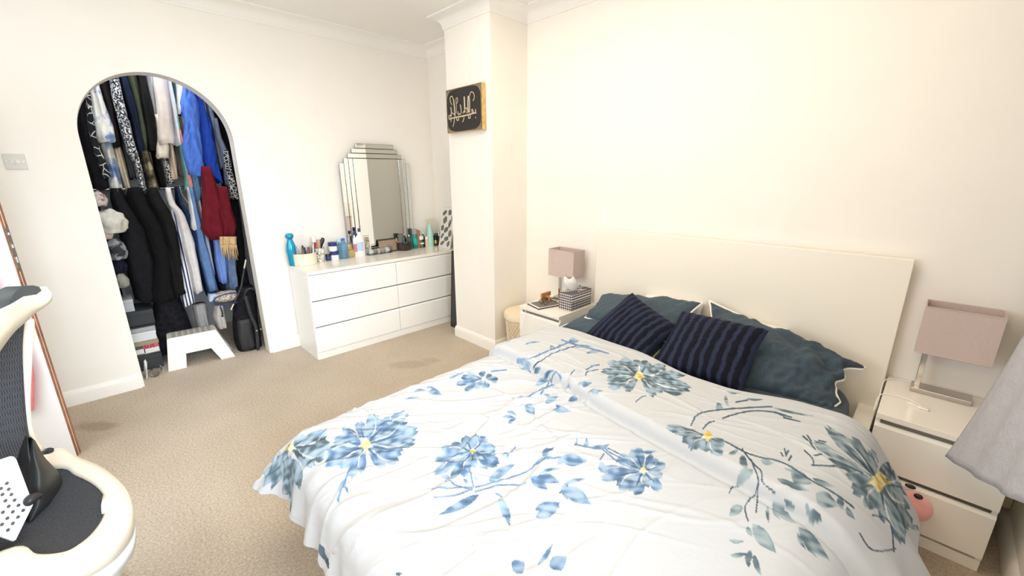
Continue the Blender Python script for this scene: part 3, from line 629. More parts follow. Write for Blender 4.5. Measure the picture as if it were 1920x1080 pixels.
def tis(u, v):
    a = math.tau*u; r_a = .014+.044*(v**.6)*(1-.70*v**3); fl = 1+.22*math.sin(3*a+v*2)
    return ((tx0+tx1)/2-.02*v+r_a*fl*math.cos(a)*.8, (ty0+ty1)/2-.03-.03*v+r_a*fl*1.3*math.sin(a), tz1+.005+.115*v+.012*math.sin(2*a)*v)
grid(bm, tis, 28, 12, True); P('tissue', bm, whitecot, t, True)
# tablet, glasses, watch stand, cable -------------------------------------
z = .551
tb = [W('z', z, 978, 563), W('z', z, 1016, 563), W('z', z, 1030, 573), W('z', z, 982, 575.5)]
q0 = Vector((1.822, -.395, z)); ux = Vector((.165, -.045, 0)); uy = Vector((.075, .215, 0))
uxn = ux.normalized(); uyn = Vector((-uxn.y, uxn.x, 0)); ux = uxn*.17; uy = uyn*.235
q0 = Vector((1.835, -.425, z))
t = thing('tablet', 'tablet in an open grey cover on the left nightstand, glasses on it', 'tablet', q0+ux/2+uy/2)
P('case', slab(bmesh.new(), [q0, q0+ux, q0+ux+uy, q0+uy], (0, 0, .006)), black, t)
P('bezel', slab(bmesh.new(), [q0+uxn*.004+uyn*.004+Vector((0, 0, .006)), q0+ux-uxn*.004+uyn*.004+Vector((0, 0, .006)), q0+ux+uy-uxn*.004-uyn*.004+Vector((0, 0, .006)), q0+uy+uxn*.004-uyn*.004+Vector((0, 0, .006))], (0, 0, .004)), M('tablet_bezel', (.8, .79, .77), .3), t)
P('screen', slab(bmesh.new(), [q0+uxn*.014+uyn*.02+Vector((0, 0, .010)), q0+ux-uxn*.012+uyn*.02+Vector((0, 0, .010)), q0+ux+uy-uxn*.012-uyn*.016+Vector((0, 0, .010)), q0+uy+uxn*.014-uyn*.016+Vector((0, 0, .010))], (0, 0, .001)), M('tablet_screen', (.16, .14, .13), .5), t)
g = q0+ux*.55+uy*.5+Vector((0, 0, .0125))
t = thing('glasses', 'black-rimmed eyeglasses lying folded open on the tablet', 'glasses', g)
for s_ in (-1, 1):
    c = g+Vector((s_*.024, -.03, .016)); bm = bmesh.new()
    tube(bm, [c+Vector((.020*math.cos(a), 0, .015*math.sin(a))) for a in [math.tau*k/16 for k in range(17)]], .0018, 6); P('rim', bm, black, t, True)
    bm = bmesh.new(); tube(bm, smoothpts([c+Vector((s_*.02, 0, .004)), c+Vector((s_*.018, .05, .010)), c+Vector((s_*.012, .10, -.008)), c+Vector((s_*.010, .115, -.014))], 4), .0016, 6); P('temple', bm, black, t, True)
bm = bmesh.new(); tube(bm, [g+Vector((-.005, -.03, .019)), g+Vector((0, -.03, .022)), g+Vector((.005, -.03, .019))], .0015, 6); P('bridge', bm, black, t)
wood = M('light_wood', (.50, .25, .10), .5, var=.15, vs=20)
t = thing('watch_stand', 'small brown wooden watch stand between tablet and tissue box', 'stand', (1.90, -.24, z))
P('foot', nbox(1.885, 1.985, -.290, -.225, z, z+.010, bev=.002), wood, t)
P('back_board', nbox(1.868, 1.884, -.30, -.19, z, z+.068, bev=.003), wood, t)
P('arm', nbox(1.884, 1.955, -.262, -.238, z+.032, z+.044, bev=.003), wood, t)
P('prop', nbox(1.915, 1.933, -.262, -.240, z+.010, z+.032, bev=.002), wood, t)
bm = bmesh.new(); lathe(bm, (1.948, -.250, z+.044), [(.017, 0), (.019, .004), (.019, .011), (.015, .014)], 20)
t2 = one('charger_puck', bm, whiteplastic, 'round white charging puck on the wooden watch stand', 'charger')
bm = bmesh.new()
tube(bm, smoothpts([(1.845, -.415, .568), (1.87, -.46, .562), (1.890, -.492, .553), (1.895, -.502, .50), (1.89, -.52, .42), (1.86, -.53, .34), (1.82, -.535, .26), (1.80, -.52, .16), (1.795, -.50, .05), (1.79, -.48, .004)], 6), .0022, 6)
one('charging_cable', bm, whiteplastic, 'thin white charging cable hanging from the tablet down the left nightstand', 'cable', smooth=True)
bm = bmesh.new()
tube(bm, smoothpts([(4.05, -.30, .553), (4.10, -.31, .556), (4.05, -.26, .556), (3.98, -.27, .556), (3.955, -.30, .545), (3.952, -.34, .48), (3.956, -.22, .50), (3.958, -.10, .553), (4.0, -.045, .556), (4.045, -.035, .556)], 6), .0022, 6)
box(bm, 4.085, 4.12, -.325, -.305, .5515, .560, bev=.002)
one('charging_cable', bm, whiteplastic, 'white phone cable looped over the edge of the right nightstand', 'cable', smooth='auto')

# laundry basket ---------------------------------------------------------
cane = M('cream_wicker', (.78, .68, .50), .7, bump=.3, bs=80)
bc = Vector((1.622, -.235, 0)); t = thing('laundry_basket', 'round cream woven laundry basket with lid between pier and nightstand', 'basket', bc)
bm = bmesh.new(); lathe(bm, bc, [(.125, .003), (.130, .01), (.158, .33), (.160, .36), (.154, .36), (.150, .33), (.122, .012)], 48); P('liner', bm, cane, t, 'auto')
bm = bmesh.new()
for k in range(34):
    for s_ in (-1, 1):
        pts = [(bc.x+(.134+.028*h_)*math.cos(math.tau*k/34+s_*h_*1.3), bc.y+(.134+.028*h_)*math.sin(math.tau*k/34+s_*h_*1.3), .015+.31*h_) for h_ in [q/12 for q in range(13)]]
        tube(bm, pts, .0042, 5)
tag(P('lattice', bm, cane, t, True), kind='stuff')
bm = bmesh.new(); lathe(bm, bc, [(.171, .345), (.176, .35), (.176, .385), (.168, .398), (.12, .404), (.0, .406)], 48, True); P('lid', bm, cane, t, 'auto')

# ------------------------------------------------------------------ picture on the pier
x0, x1, z0, z1, yy = .900, 1.362, 1.885, 2.225, PY
t = thing('wall_picture', 'black canvas with gold calligraphy hanging on the pier', 'picture', ((x0+x1)/2, yy, z0))
gold = M('gold_paint', (.70, .48, .20), .35, metal=.6, var=.2, vs=30)
P('frame', nbox(x0, x1, yy-.040, yy-.002, z0, z1, bev=.002), gold, t)
P('canvas', nbox(x0+.002, x1-.006, yy-.043, yy-.040, z0+.002, z1-.002), M('bronze_corner_ground', (.20, .15, .09), .5, var=.5, vs=25), t)
bm = bmesh.new(); cxm, czm, hw, hh2 = (x0+x1)/2, (z0+z1)/2, (x1-x0)/2-.012, (z1-z0)/2-.008
sq = [(cxm+hw*math.copysign(abs(math.cos(a))**.42, math.cos(a)), yy-.043, czm+hh2*math.copysign(abs(math.sin(a))**.42, math.sin(a))) for a in [math.tau*k/72 for k in range(72)]]
P('black_panel', slab(bm, sq, (0, -.0015, 0)), M('black_canvas', (.022, .020, .020), .7), t)
def pic(X_, Y_): # crop coordinates of the photographed face -> picture face
    u = (X_-175)/(665-175); top = 325-118*u; bot = 940-52*u; v = (Y_-top)/(bot-top)
    return (x0+(x1-x0)*u, yy-.0465, z1-(z1-z0)*v)
silver = M('pale_gold_ink', (.66, .54, .40), .4, metal=.3)
for wd, pts in [(.010, [(215, 730), (300, 708), (400, 690), (500, 668), (590, 640)]), (.008, [(590, 660), (585, 590)]), (.010, [(505, 640), (510, 500), (505, 400)]), (.012, [(490, 640), (488, 520), (495, 400)]),
                (.006, [(515, 400), (530, 350), (560, 355), (575, 400), (570, 440), (555, 470)]), (.014, [(440, 640), (442, 520), (440, 410)]), (.008, [(390, 650), (392, 590), (380, 525)]), (.006, [(415, 650), (440, 600), (470, 570), (470, 650)]),
                (.012, [(300, 690), (297, 560), (290, 450)]), (.006, [(290, 450), (265, 405), (240, 430), (245, 490), (262, 525)]), (.005, [(320, 650), (325, 540), (325, 450), (340, 425), (348, 470), (330, 510)]),
                (.009, [(245, 690), (250, 620), (245, 560)]), (.007, [(215, 740), (210, 690), (235, 680), (240, 770)]), (.007, [(290, 700), (285, 770), (265, 840)]), (.007, [(320, 715), (330, 750), (350, 740), (352, 700)]),
                (.007, [(425, 690), (425, 730), (405, 775)]), (.007, [(490, 680), (492, 720), (512, 715), (515, 680)]), (.014, [(583, 712), (587, 716)]), (.006, [(345, 620), (350, 670), (372, 650), (380, 670)]), (.007, [(540, 650), (538, 590), (555, 620), (555, 650)]), (.006, [(262, 640), (285, 660), (300, 640)])]:
    bm = bmesh.new(); pp = [Vector(pic(*p)) for p in pts]; pp = smoothpts(pp, 5)
    L_, R2 = [], []
    for k, p in enumerate(pp):
        d = (pp[min(k+1, len(pp)-1)]-pp[max(k-1, 0)]).normalized(); nn = Vector((-d.z, 0, d.x))*wd/2; L_.append(p+nn); R2.append(p-nn)
    for k in range(len(pp)-1):
        slab(bm, [L_[k], L_[k+1], R2[k+1], R2[k]], (0, .002, 0))
    P('calligraphy_stroke', bm, silver, t)

# ------------------------------------------------------------------ stepped mirror on the dresser
MX = .045
t = thing('stepped_mirror', 'large frameless mirror with stepped fan edges standing on the white dresser', 'mirror', (MX, -.70, DZ))
mc = -.688
def strip(name, y0_, y1_, z0_, z1_, lev):
    bm = nbox(MX-.012, MX+lev*.005, y0_, y1_, z0_, z1_, bev=.0035)
    f_ = [f for f in bm.faces if f.calc_area() < .003 or abs(f.normal.x) < .9]
    for f in bm.faces: f.material_index = 0 if (f.normal.x > .98 or f.normal.x < -.98) else 1
    P(name, bm, [mirror_m, bevel_m], t)
P('backing', nbox(MX-.030, MX-.013, mc-.30, mc+.30, DZ+.0005, 1.70), M('mirror_backing', (.3, .25, .2), .8), t)
strip('centre_pane', mc-.234, mc+.234, DZ+.001, 1.697, 2)
for k, (w0, w1, zt, zb) in enumerate([(.236, .277, 1.697, .79), (.279, .320, 1.699, .85), (.322, .364, 1.654, .91)]):
    for s_ in (-1, 1):
        a, c = sorted((mc+s_*w0, mc+s_*w1)); strip('side_strip', a, c, zb, zt, 1.5-.5*k)
for hw_, za, zb in ((.277, 1.699, 1.742), (.236, 1.744, 1.787), (.194, 1.789, 1.832)): strip('top_strip', mc-hw_, mc+hw_, za, zb, 1.2)

# ------------------------------------------------------------------ items on the dresser
def prof(kind, r, h):
    if kind == 'bottle': return [(r*.9, 0), (r, .004), (r, h*.62), (r*.92, h*.70), (r*.42, h*.80), (r*.38, h*.86), (r*.38, h*.88)]
    if kind == 'jar': return [(r*.92, 0), (r, .004), (r, h*.66), (r*.94, h*.70)]
    if kind == 'can': return [(r*.95, 0), (r, .004), (r, h*.72), (r*.9, h*.75)]
    return [(r*.9, 0), (r, .003), (r, h)]
def at(px, py, z_=DZ, lim=.012):
    p = W('z', z_, px, py)
    if lim and p.x < .10: p = Vector((.10, W('x', .10, px, py).y, 0))
    return Vector((p.x, p.y, z_+.0005))
def bottle(kind, p, r, h, bm_, cm, label, name='bottle', cat='bottle', capr=None, group='toiletries on the dresser', flat=1, lab=None):
    t = thing(name, label, cat, p, group); pr = prof(kind, r, h)
    bm = bmesh.new(); lathe(bm, p, pr, 20)
    if flat != 1: bmesh.ops.scale(bm, vec=(flat, 1, 1), space=Matrix.Translation(-p), verts=bm.verts)
    P('body', bm, bm_, t, 'auto'); zt = pr[-1][1]; cr_ = capr or (r*.42 if kind == 'bottle' else r*1.02)
    bm = bmesh.new(); lathe(bm, p+Vector((0, 0, zt+.0003)), [(cr_, 0), (cr_, h-zt-.003), (cr_*.9, h-zt)], 18); P('cap', bm, cm, t, 'auto')
    if lab:
        bm = bmesh.new(); n_ = 14; z0_, z1_ = h*.2, h*.52
        pts = [(p.x+flat*(r+.0008)*math.cos(a), p.y+(r+.0008)*math.sin(a)) for a in [math.radians(-75+100*k/n_) for k in range(n_+1)]]
        for q, q2 in zip(pts, pts[1:]): bm.faces.new([bm.verts.new(v) for v in ((q[0], q[1], p.z+z0_), (q2[0], q2[1], p.z+z0_), (q2[0], q2[1], p.z+z1_), (q[0], q[1], p.z+z1_))])
        P('paper_label', bm, lab, t, True)
    return t
navy = M('navy_plastic', (.02, .035, .16), .35); tealpl = M('teal_gloss', (.02, .30, .48), .2, metal=.3)
cream_pl = M('cream_plastic', (.80, .74, .58), .4); blueg = M('blue_glass', (.35, .62, .88), .05, trans=.8, ior=1.3)
yellowg = M('amber_glass', (.92, .72, .38), .06, trans=.7, ior=1.3); green = M('dark_green_can', (.01, .22, .18), .3)
grayc = M('grey_cap', (.30, .31, .32), .35); blackg = M('black_gloss', (.012, .010, .010), .12); pinkish = M('peach_tube', (.86, .66, .50), .4)
mint = M('mint_plastic', (.42, .72, .62), .35); redm = M('red_plastic', (.45, .02, .03), .3); smoky = M('smoky_glass', (.10, .07, .06), .06, trans=.55, ior=1.3)
lblb = M('pale_blue_label', (.45, .58, .80), .6); lblw = M('white_label', (.82, .80, .76), .6); goldm = M('gold_metal', (.72, .48, .16), .25, metal=.9)
# teal hair dryer-like bottle with a bulb head
p = at(548, 481); t = thing('spray_bottle', 'glossy teal bottle with bulb-shaped head at the left end of the dresser', 'bottle', p)
bm = bmesh.new(); lathe(bm, p, [(.034, 0), (.036, .01), (.038, .08), (.042, .13), (.036, .18), (.022, .225), (.020, .235)], 24); P('body', bm, tealpl, t, True)
bm = bmesh.new(); lathe(bm, p+Vector((0, 0, .235)), [(.022, 0), (.032, .012), (.034, .028), (.028, .042), (.012, .048)], 24); P('head', bm, tealpl, t, True)
bottle('jar', at(552, 487), .028, .10, navy, navy, 'dark blue jar behind the cream tub at the left end', 'jar', 'jar')
# cream tub with make-up
p = at(571, 489); t = thing('makeup_tub', 'round cream tub filled with make-up at the left end of the dresser', 'tub', p)
bm = bmesh.new(); lathe(bm, p, [(.098, 0), (.102, .004), (.106, .100), (.109, .104), (.104, .104), (.100, .012), (.0, .010)], 40, False); P('tub', bm, cream_pl, t, 'auto')
p2 = p
mkl = ['leftmost navy jar standing in the cream tub', 'navy bottle at the front left of the cream tub', 'grey brush in the cream tub nearest the teal bottle', 'brown pencil at the front right of the cream tub', 'black mascara tube in the middle of the cream tub', 'grey lipstick tube at the right back of the cream tub', 'tallest silver brush sticking out of the cream tub', 'brown pencil at the front left rim of the cream tub', 'white tube at the left of the cream tub', 'short brown pencil in the middle of the cream tub', 'white tube at the back of the cream tub']
items = [(-.055, -.045, .15, navy), (-.04, .02, .14, navy), (.03, -.05, .17, grayc), (.045, .02, .155, M('brown_pencil', (.22, .10, .08), .5)), (0, 0, .165, blackg), (-.01, .055, .15, grayc), (.04, .06, .19, nickel), (.065, -.02, .14, M('brown_pencil')), (-.02, -.07, .13, whiteplastic), (.01, .035, .145, M('brown_pencil')), (-.07, .0, .13, whiteplastic)]
for k, (dx_, dy_, h_, mt) in enumerate(items):
    a = p+Vector((dx_, dy_, .012)); tip = p+Vector((dx_*1.25, dy_*1.3, h_*1.0)); bm = bmesh.new(); rr_ = .016 if mt == navy else .010
    tube(bm, [a, a.lerp(tip, .6), a.lerp(tip, .62), tip], [rr_, rr_, rr_*.8, rr_*.7], 10)
    one('makeup_item', bm, mt, mkl[k], 'make-up', 'make-up in the cream tub')
# clear tall bottle with red nozzle
p = at(591, 470); t = thing('perfume_spray', 'tall clear spray bottle with a red collar and clear cap', 'bottle', p)
P('body', nbox(p.x-.018, p.x+.018, p.y-.026, p.y+.026, p.z, p.z+.125, bev=.004), glass, t)
bm = bmesh.new(); lathe(bm, p+Vector((0, 0, .126)), [(.010, 0), (.010, .025), (.016, .03), (.017, .05), (.008, .056)], 16); P('nozzle', bm, redm, t)
bm = bmesh.new(); lathe(bm, p+Vector((0, 0, .184)), [(.015, 0), (.018, .002), (.018, .05), (.014, .052)], 16); P('cap', bm, M('frosted_cap', (.85, .78, .76), .3), t)
# patterned cup
p = at(601, 489); t = thing('cup', 'tapered white cup with black and beige streaks holding brushes', 'cup', p)
bm = bmesh.new(); lathe(bm, p, [(.028, 0), (.030, .003), (.048, .125), (.050, .128), (.045, .128), (.027, .01), (0, .009)], 32, False)
P('cup_body', bm, pattern('streaked_china', 'edge', [(.10, .08, .07), (.82, .78, .70), (.85, .82, .76)], 26, .3, (.02, .06, .2)), t, 'auto')
bm = bmesh.new(); tube(bm, [p+Vector((0, -.02, .012)), p+Vector((.005, .02, .13)), p+Vector((.01, .035, .19)), p+Vector((.01, .045, .215))], [.005, .006, .018, .012], 10)
one('hair_brush', bm, blackg, 'black brush standing in the streaked cup', 'brush')
bm = nbox(p.x-.02, p.x+.002, p.y-.010, p.y+.022, p.z+.03, p.z+.20, bev=.003); one('brown_case', bm, M('tan_case', (.48, .33, .22), .5), 'tan flat case standing behind the brush in the streaked cup', 'case')
bottle('jar', at(616, 486), .022, .06, navy, blackg, 'small dark blue pot beside the streaked cup', 'jar', 'jar')
# stacked white jars with navy lids
pj = at(628, 483); zt = 0
for k in range(2):
    q = pj+Vector((0, -.008*k, .083*k)); t = thing('cream_jar', ['lower of two stacked white jars with navy lids', 'upper of two stacked white jars with navy lids'][k], 'jar', q, 'stacked cream jars')
    bm = bmesh.new(); lathe(bm, q, [(.034, 0), (.037, .004), (.037, .045), (.035, .047)], 24); P('body', bm, whiteplastic, t, 'auto')
    bm = bmesh.new(); lathe(bm, q+Vector((0, 0, .0475)), [(.038, 0), (.0385, .003), (.0385, .033), (.036, .035)], 24); P('lid', bm, navy, t, 'auto')
bottle('bottle', at(638, 477), .020, .185, blueg, M('pale_blue_cap', (.35, .60, .85), .3), 'slim blue glass bottle, left of the blue-capped flask', capr=.016)
bottle('bottle', at(646, 478), .042, .19, blueg, M('royal_blue_cap', (.03, .12, .5), .3), 'rounded blue glass flask with a royal blue cap', capr=.016)
p = at(657, 475); t = thing('perfume_bottle', 'flat amber perfume bottle with a clear gold stopper', 'perfume', p)
P('body', nbox(p.x-.016, p.x+.016, p.y-.048, p.y+.048, p.z, p.z+.075, bev=.012), yellowg, t, 'auto')
P('stopper', nbox(p.x-.012, p.x+.012, p.y-.018, p.y+.018, p.z+.0755, p.z+.125, bev=.006), goldm, t, 'auto')
bottle('bottle', at(667, 470), .018, .24, M('clear_lotion', (.80, .78, .78), .2), navy, 'slim clear bottle with a navy cap behind the white lotion bottle', lab=M('red_label', (.55, .2, .2), .6), capr=.014)
bottle('bottle', at(678, 480), .042, .27, whiteplastic, navy, 'tall white lotion bottle with a navy cap in front of the mirror', capr=.013, flat=.6, lab=lblb)
# small framed photo leaning on the mirror
p = Vector((.085, W('x', .085, 684, 445).y, DZ+.0005)); t = thing('photo_card', 'small white-bordered photo leaning on the mirror behind the lotion bottle', 'photo', p)
yc = p.y; bm = slab(bmesh.new(), [(.078, yc-.062, DZ+.001), (.078, yc+.062, DZ+.001), (.066, yc+.062, DZ+.185), (.066, yc-.062, DZ+.185)], (-.003, 0, 0)); P('card', bm, lblw, t)
bm = slab(bmesh.new(), [(.0765, yc-.040, DZ+.06), (.0765, yc+.048, DZ+.06), (.0690, yc+.048, DZ+.172), (.0690, yc-.040, DZ+.172)], (-.003, 0, 0)); bmesh.ops.translate(bm, verts=bm.verts, vec=(.001, 0, 0))
P('print', bm, pattern('photo_print', 'noise', [(.10, .12, .04), (.42, .36, .27), (.65, .58, .48)], 45, .5, (.3, .5, .7)), t)
# clear box with cotton and sponges
p = at(710, 473); t = thing('acrylic_box', 'low clear acrylic box holding powder puffs', 'box', p)
a_, b__ = p.y-.125, p.y+.125; xa, xb = p.x-.045, p.x+.045; bm = bmesh.new(); z_ = p.z
box(bm, xa, xb, a_, b__, z_, z_+.003); 
for q in ((xa, xa+.003, a_, b__), (xb-.003, xb, a_, b__), (xa+.003, xb-.003, a_, a_+.003), (xa+.003, xb-.003, b__-.003, b__)): box(bm, q[0], q[1], q[2], q[3], z_+.003, z_+.075)
P('tray', bm, glass, t)
bm = bmesh.new(); 
for q in ((xa, b__), (xa, a_), (xb, a_), (xb, b__)): pass
tube(bm, [(xa, a_, z_+.076), (xa, b__, z_+.076), (xb, b__, z_+.076), (xb, a_, z_+.076), (xa, a_, z_+.076)], .002, 6); P('rim', bm, chrome, t)
for k, (dy_, r_s, mt) in enumerate([(-.085, .032, whitecot), (-.035, .026, M('grey_sponge', (.30, .27, .25), .8)), (.0, .022, M('beige_sponge', (.7, .6, .48), .8)), (.045, .030, M('silver_powder', (.45, .44, .42), .4)), (.09, .033, whitecot)]):
    bm = bmesh.new(); lathe(bm, Vector((p.x, p.y+dy_, z_+.0035)), [(r_s*.7, 0), (r_s, .012), (r_s, .028), (r_s*.7, .045), (0, .05)], 16, False)
    one('powder_puff', bm, mt, ['white cotton pad at the left end inside the clear box', 'grey sponge inside the clear box', 'small beige sponge in the middle of the clear box', 'silver compact inside the clear box', 'round white puff at the right end inside the clear box'][k], 'make-up', 'things in the clear box')
# wooden tray leaning on mirror
yb = W('x', .09, 730, 445).y
t = thing('leaning_tray', 'brown tray with a dark rim leaning on the mirror base', 'tray', (.09, yb, DZ))
P('panel', slab(bmesh.new(), [(.094, yb-.12, DZ+.001), (.094, yb+.12, DZ+.001), (.068, yb+.12, DZ+.125), (.068, yb-.12, DZ+.125)], (-.003, 0, 0)), M('rattan_brown', (.34, .25, .17), .7, var=.2, vs=60), t)
bm = bmesh.new(); tube(bm, [(.096, yb-.12, DZ+.006), (.070, yb-.12, DZ+.125), (.070, yb+.12, DZ+.125), (.096, yb+.12, DZ+.006), (.096, yb-.12, DZ+.006)], .006, 6); P('rim', bm, M('dark_brown_rim', (.06, .05, .045), .5), t)
# smoky round box and gold ornament
p = at(758, 467); t = thing('smoky_glass_box', 'round smoky faceted glass box with dark contents', 'box', p)
bm = bmesh.new(); lathe(bm, p, [(.070, 0), (.080, .008), (.084, .05), (.078, .072), (.072, .072), (.070, .01), (0, .008)], 12, False); P('bowl', bm, smoky, t)
bm = bmesh.new(); lathe(bm, p+Vector((0, 0, .0725)), [(.082, 0), (.084, .006), (.05, .012), (0, .014)], 12, False); P('lid', bm, smoky, t)
p = p+Vector((0, -.05, .088)); t = thing('gold_ornament', 'small branching gold ornament on top of the smoky glass box', 'ornament', p)
bm = bmesh.new()
for k in range(7):
    yk = -.04+k*.014; hk = [.03, .045, .025, .055, .05, .03, .035][k]
    tube(bm, smoothpts([p+Vector((0, yk*.6, 0)), p+Vector((.004, yk, hk*.6)), p+Vector((-.004, yk+.012*(-1)**k, hk))], 4), .004, 6)
tube(bm, [p+Vector((0, -.035, .003)), p+Vector((0, .045, .003))], .005, 6); P('branches', bm, goldm, t, True)
bottle('x', at(752, 461), .030, .165, M('grey_glass', (.20, .22, .22), .08, trans=.4), grayc, 'dark grey glass tumbler behind the gold ornament', 'tumbler', 'glass')
bottle('bottle', at(768, 458), .022, .15, M('dark_teal_glass', (.02, .10, .09), .1), chrome, 'dark green glass flask between tumbler and green can')
bottle('can', at(779, 463), .029, .205, green, grayc, 'dark green spray can with a grey cap', 'spray_can', 'can', lab=M('green_label', (.02, .42, .34), .4))
q = at(784, 456); one('brown_box', nbox(q.x-.02, q.x+.02, q.y-.02, q.y+.02, q.z, q.z+.19, bev=.002), M('copper_card', (.36, .17, .10), .5), 'narrow copper-brown carton behind the green can', 'box')
bottle('jar', at(790, 462), .034, .055, glass, whiteplastic, 'low clear jar with a white lid, in front', 'jar', 'jar', capr=.034)
bottle('jar', at(789, 455), .032, .125, glass, whiteplastic, 'taller clear jar with white lid behind the low one', 'jar', 'jar')
bottle('can', at(800, 462), .024, .11, pinkish, M('tube_white', (.86, .82, .76), .4), 'upright peach and white tube of cream', 'cream_tube', 'tube', flat=.5)
bottle('bottle', at(794, 454), .020, .16, blackg, chrome, 'black bottle with a silver cap behind the peach tube')
bottle('bottle', at(808, 459), .032, .125, M('dark_blue_glass', (.05, .08, .12), .1), blackg, 'dark blue glass bottle with a round black stopper', capr=.022)
# mint spray bottle with trigger
p = at(807, 451); t = thing('trigger_spray', 'mint green spray bottle with a beige trigger head at the back', 'spray bottle', p)
bm = bmesh.new(); lathe(bm, p, [(.036, 0), (.038, .005), (.036, .12), (.024, .21), (.014, .24), (.014, .25)], 22); P('body', bm, mint, t, 'auto')
bm = bmesh.new(); hz = p.z+.25; beige_t = M('beige_trigger', (.75, .66, .52), .4)
box(bm, p.x-.012, p.x+.012, p.y-.016, p.y+.016, hz, hz+.022, bev=.003)
slab(bm, [(p.x-.011, p.y-.045, hz+.028), (p.x-.011, p.y-.045, hz+.044), (p.x-.011, p.y+.055, hz+.050), (p.x-.011, p.y+.060, hz+.036), (p.x-.011, p.y+.02, hz+.0225), (p.x-.011, p.y-.02, hz+.0225)], (.022, 0, 0))
P('spray_head', bm, beige_t, t)
bm = bmesh.new(); tube(bm, smoothpts([(p.x, p.y+.035, hz+.03), (p.x, p.y+.040, hz+.0), (p.x, p.y+.055, hz-.04)], 4), .005, 8); P('trigger', bm, beige_t, t)
bottle('can', at(817, 460), .026, .115, blackg, blackg, 'squat black bottle with a gold label', lab=goldm)
bottle('jar', at(824, 452), .026, .15, blackg, chrome, 'black bottle with silver rim standing behind the square perfume')
p = at(832, 459); t = thing('perfume_bottle', 'square dark perfume bottle at the right end of the dresser', 'perfume', p)
P('body', nbox(p.x-.018, p.x+.018, p.y-.048, p.y+.048, p.z, p.z+.085, bev=.006), smoky, t, 'auto')
bm = bmesh.new(); lathe(bm, p+Vector((0, 0, .0855)), [(.014, 0), (.018, .004), (.018, .03), (.012, .034)], 16); P('stopper', bm, chrome, t)
bottle('bottle', at(836, 452), .024, .20, blackg, blackg, 'tall black bottle beside the patterned canvas', capr=.010)
bottle('bottle', at(845, 456), .020, .11, blackg, blackg, 'small round black bottle at the very right end', capr=.014)
bottle('x', at(818, 450), .022, .13, M('blue_grey_glass', (.10, .14, .18), .1), blackg, 'blue-grey bottle between mint spray bottle and canvas')
# patterned canvas leaning at the back right
def quadx(x_t, x_b, pts): return [W('x', x_b if k in (2, 3) else x_t, *q) for k, q in enumerate(pts)]
cb0, cb1 = W('y', -.13, 822, 459).x, W('y', -.13, 842.5, 461).x
t = thing('patterned_canvas', 'grey and white abstract patterned canvas leaning behind the bottles', 'canvas', ((cb0+cb1)/2, -.07, DZ))
ct0, ct1 = W('y', -.03, 829, 377).x, W('y', -.03, 852.5, 385).x
def onb(u, v, o_=0): return Vector((cb0+(cb1-cb0)*u, -.13-o_, DZ+.001)).lerp(Vector((ct0+(ct1-ct0)*u, -.022-o_, 1.195)), v)
P('board', slab(bmesh.new(), [onb(0, 0), onb(1, 0), onb(1, 1), onb(0, 1)], (0, .012, 0)), lblw, t)
gp = M('grey_print', (.17, .17, .16), .7); rg = random.Random(3); bm = bmesh.new()
for (u, v, ru, rv, rot_) in [(.20, .88, .17, .06, .3), (.62, .90, .14, .08, -.4), (.88, .80, .10, .10, .4), (.30, .70, .16, .09, 0), (.72, .62, .13, .10, .5), (.16, .50, .12, .08, -.3), (.48, .46, .18, .07, .2), (.84, .38, .13, .09, -.2), (.22, .30, .15, .06, .6), (.60, .24, .18, .06, 0), (.30, .12, .18, .05, .3), (.82, .12, .12, .07, .2)]:
    pts = []
    for k in range(20):
        a = math.tau*k/20; uu, vv_ = ru*math.cos(a), rv*math.sin(a)*(1+.25*math.sin(2*a)); cc, sn = math.cos(rot_), math.sin(rot_)
        pts.append(onb(min(.97, max(.03, u+uu*cc-vv_*sn*.5)), min(.97, max(.03, v+uu*sn*.5+vv_*cc)), .0005))
    slab(bm, pts, (0, -.0008, 0))
P('printed_shapes', bm, gp, t)
t = one('wooden_board', slab(bmesh.new(), [(cb1+.005, -.030, DZ+.001), (cb1+.12, -.030, DZ+.001), (cb1+.12, -.020, DZ+.33), (cb1+.035, -.020, DZ+.33)], (0, .012, 0)), M('dark_wood', (.28, .15, .06), .5, var=.3, vs=14), 'brown wooden board leaning beside the pier at the right end of the dresser', 'board')
# tall dark frame between dresser and pier
t = thing('framed_panel', 'tall black framed panel leaning between the dresser and the pier', 'frame', (.62, -.16, 0))
A_ = [Vector(p) for p in ((.56, -.285, 0), (.70, -.285, 0), (.60, -.02, .80), (.50, -.02, .80))]
fb = W('z', .0, 843, 618); ft = W('y', -.10, 848, 462)
bm = slab(bmesh.new(), [(.600, -.290, .002), (.80, -.290, .002), (.78, -.205, .79), (.555, -.205, .79)], (0, .022, 0)); P('frame', bm, M('black_frame', (.022, .022, .024), .5), t)
bm = slab(bmesh.new(), [(.622, -.2865, .04), (.778, -.2865, .04), (.760, -.210, .75), (.580, -.210, .75)], (0, -.002, 0)); P('panel', bm, M('charcoal_panel', (.045, .045, .047), .6), t)

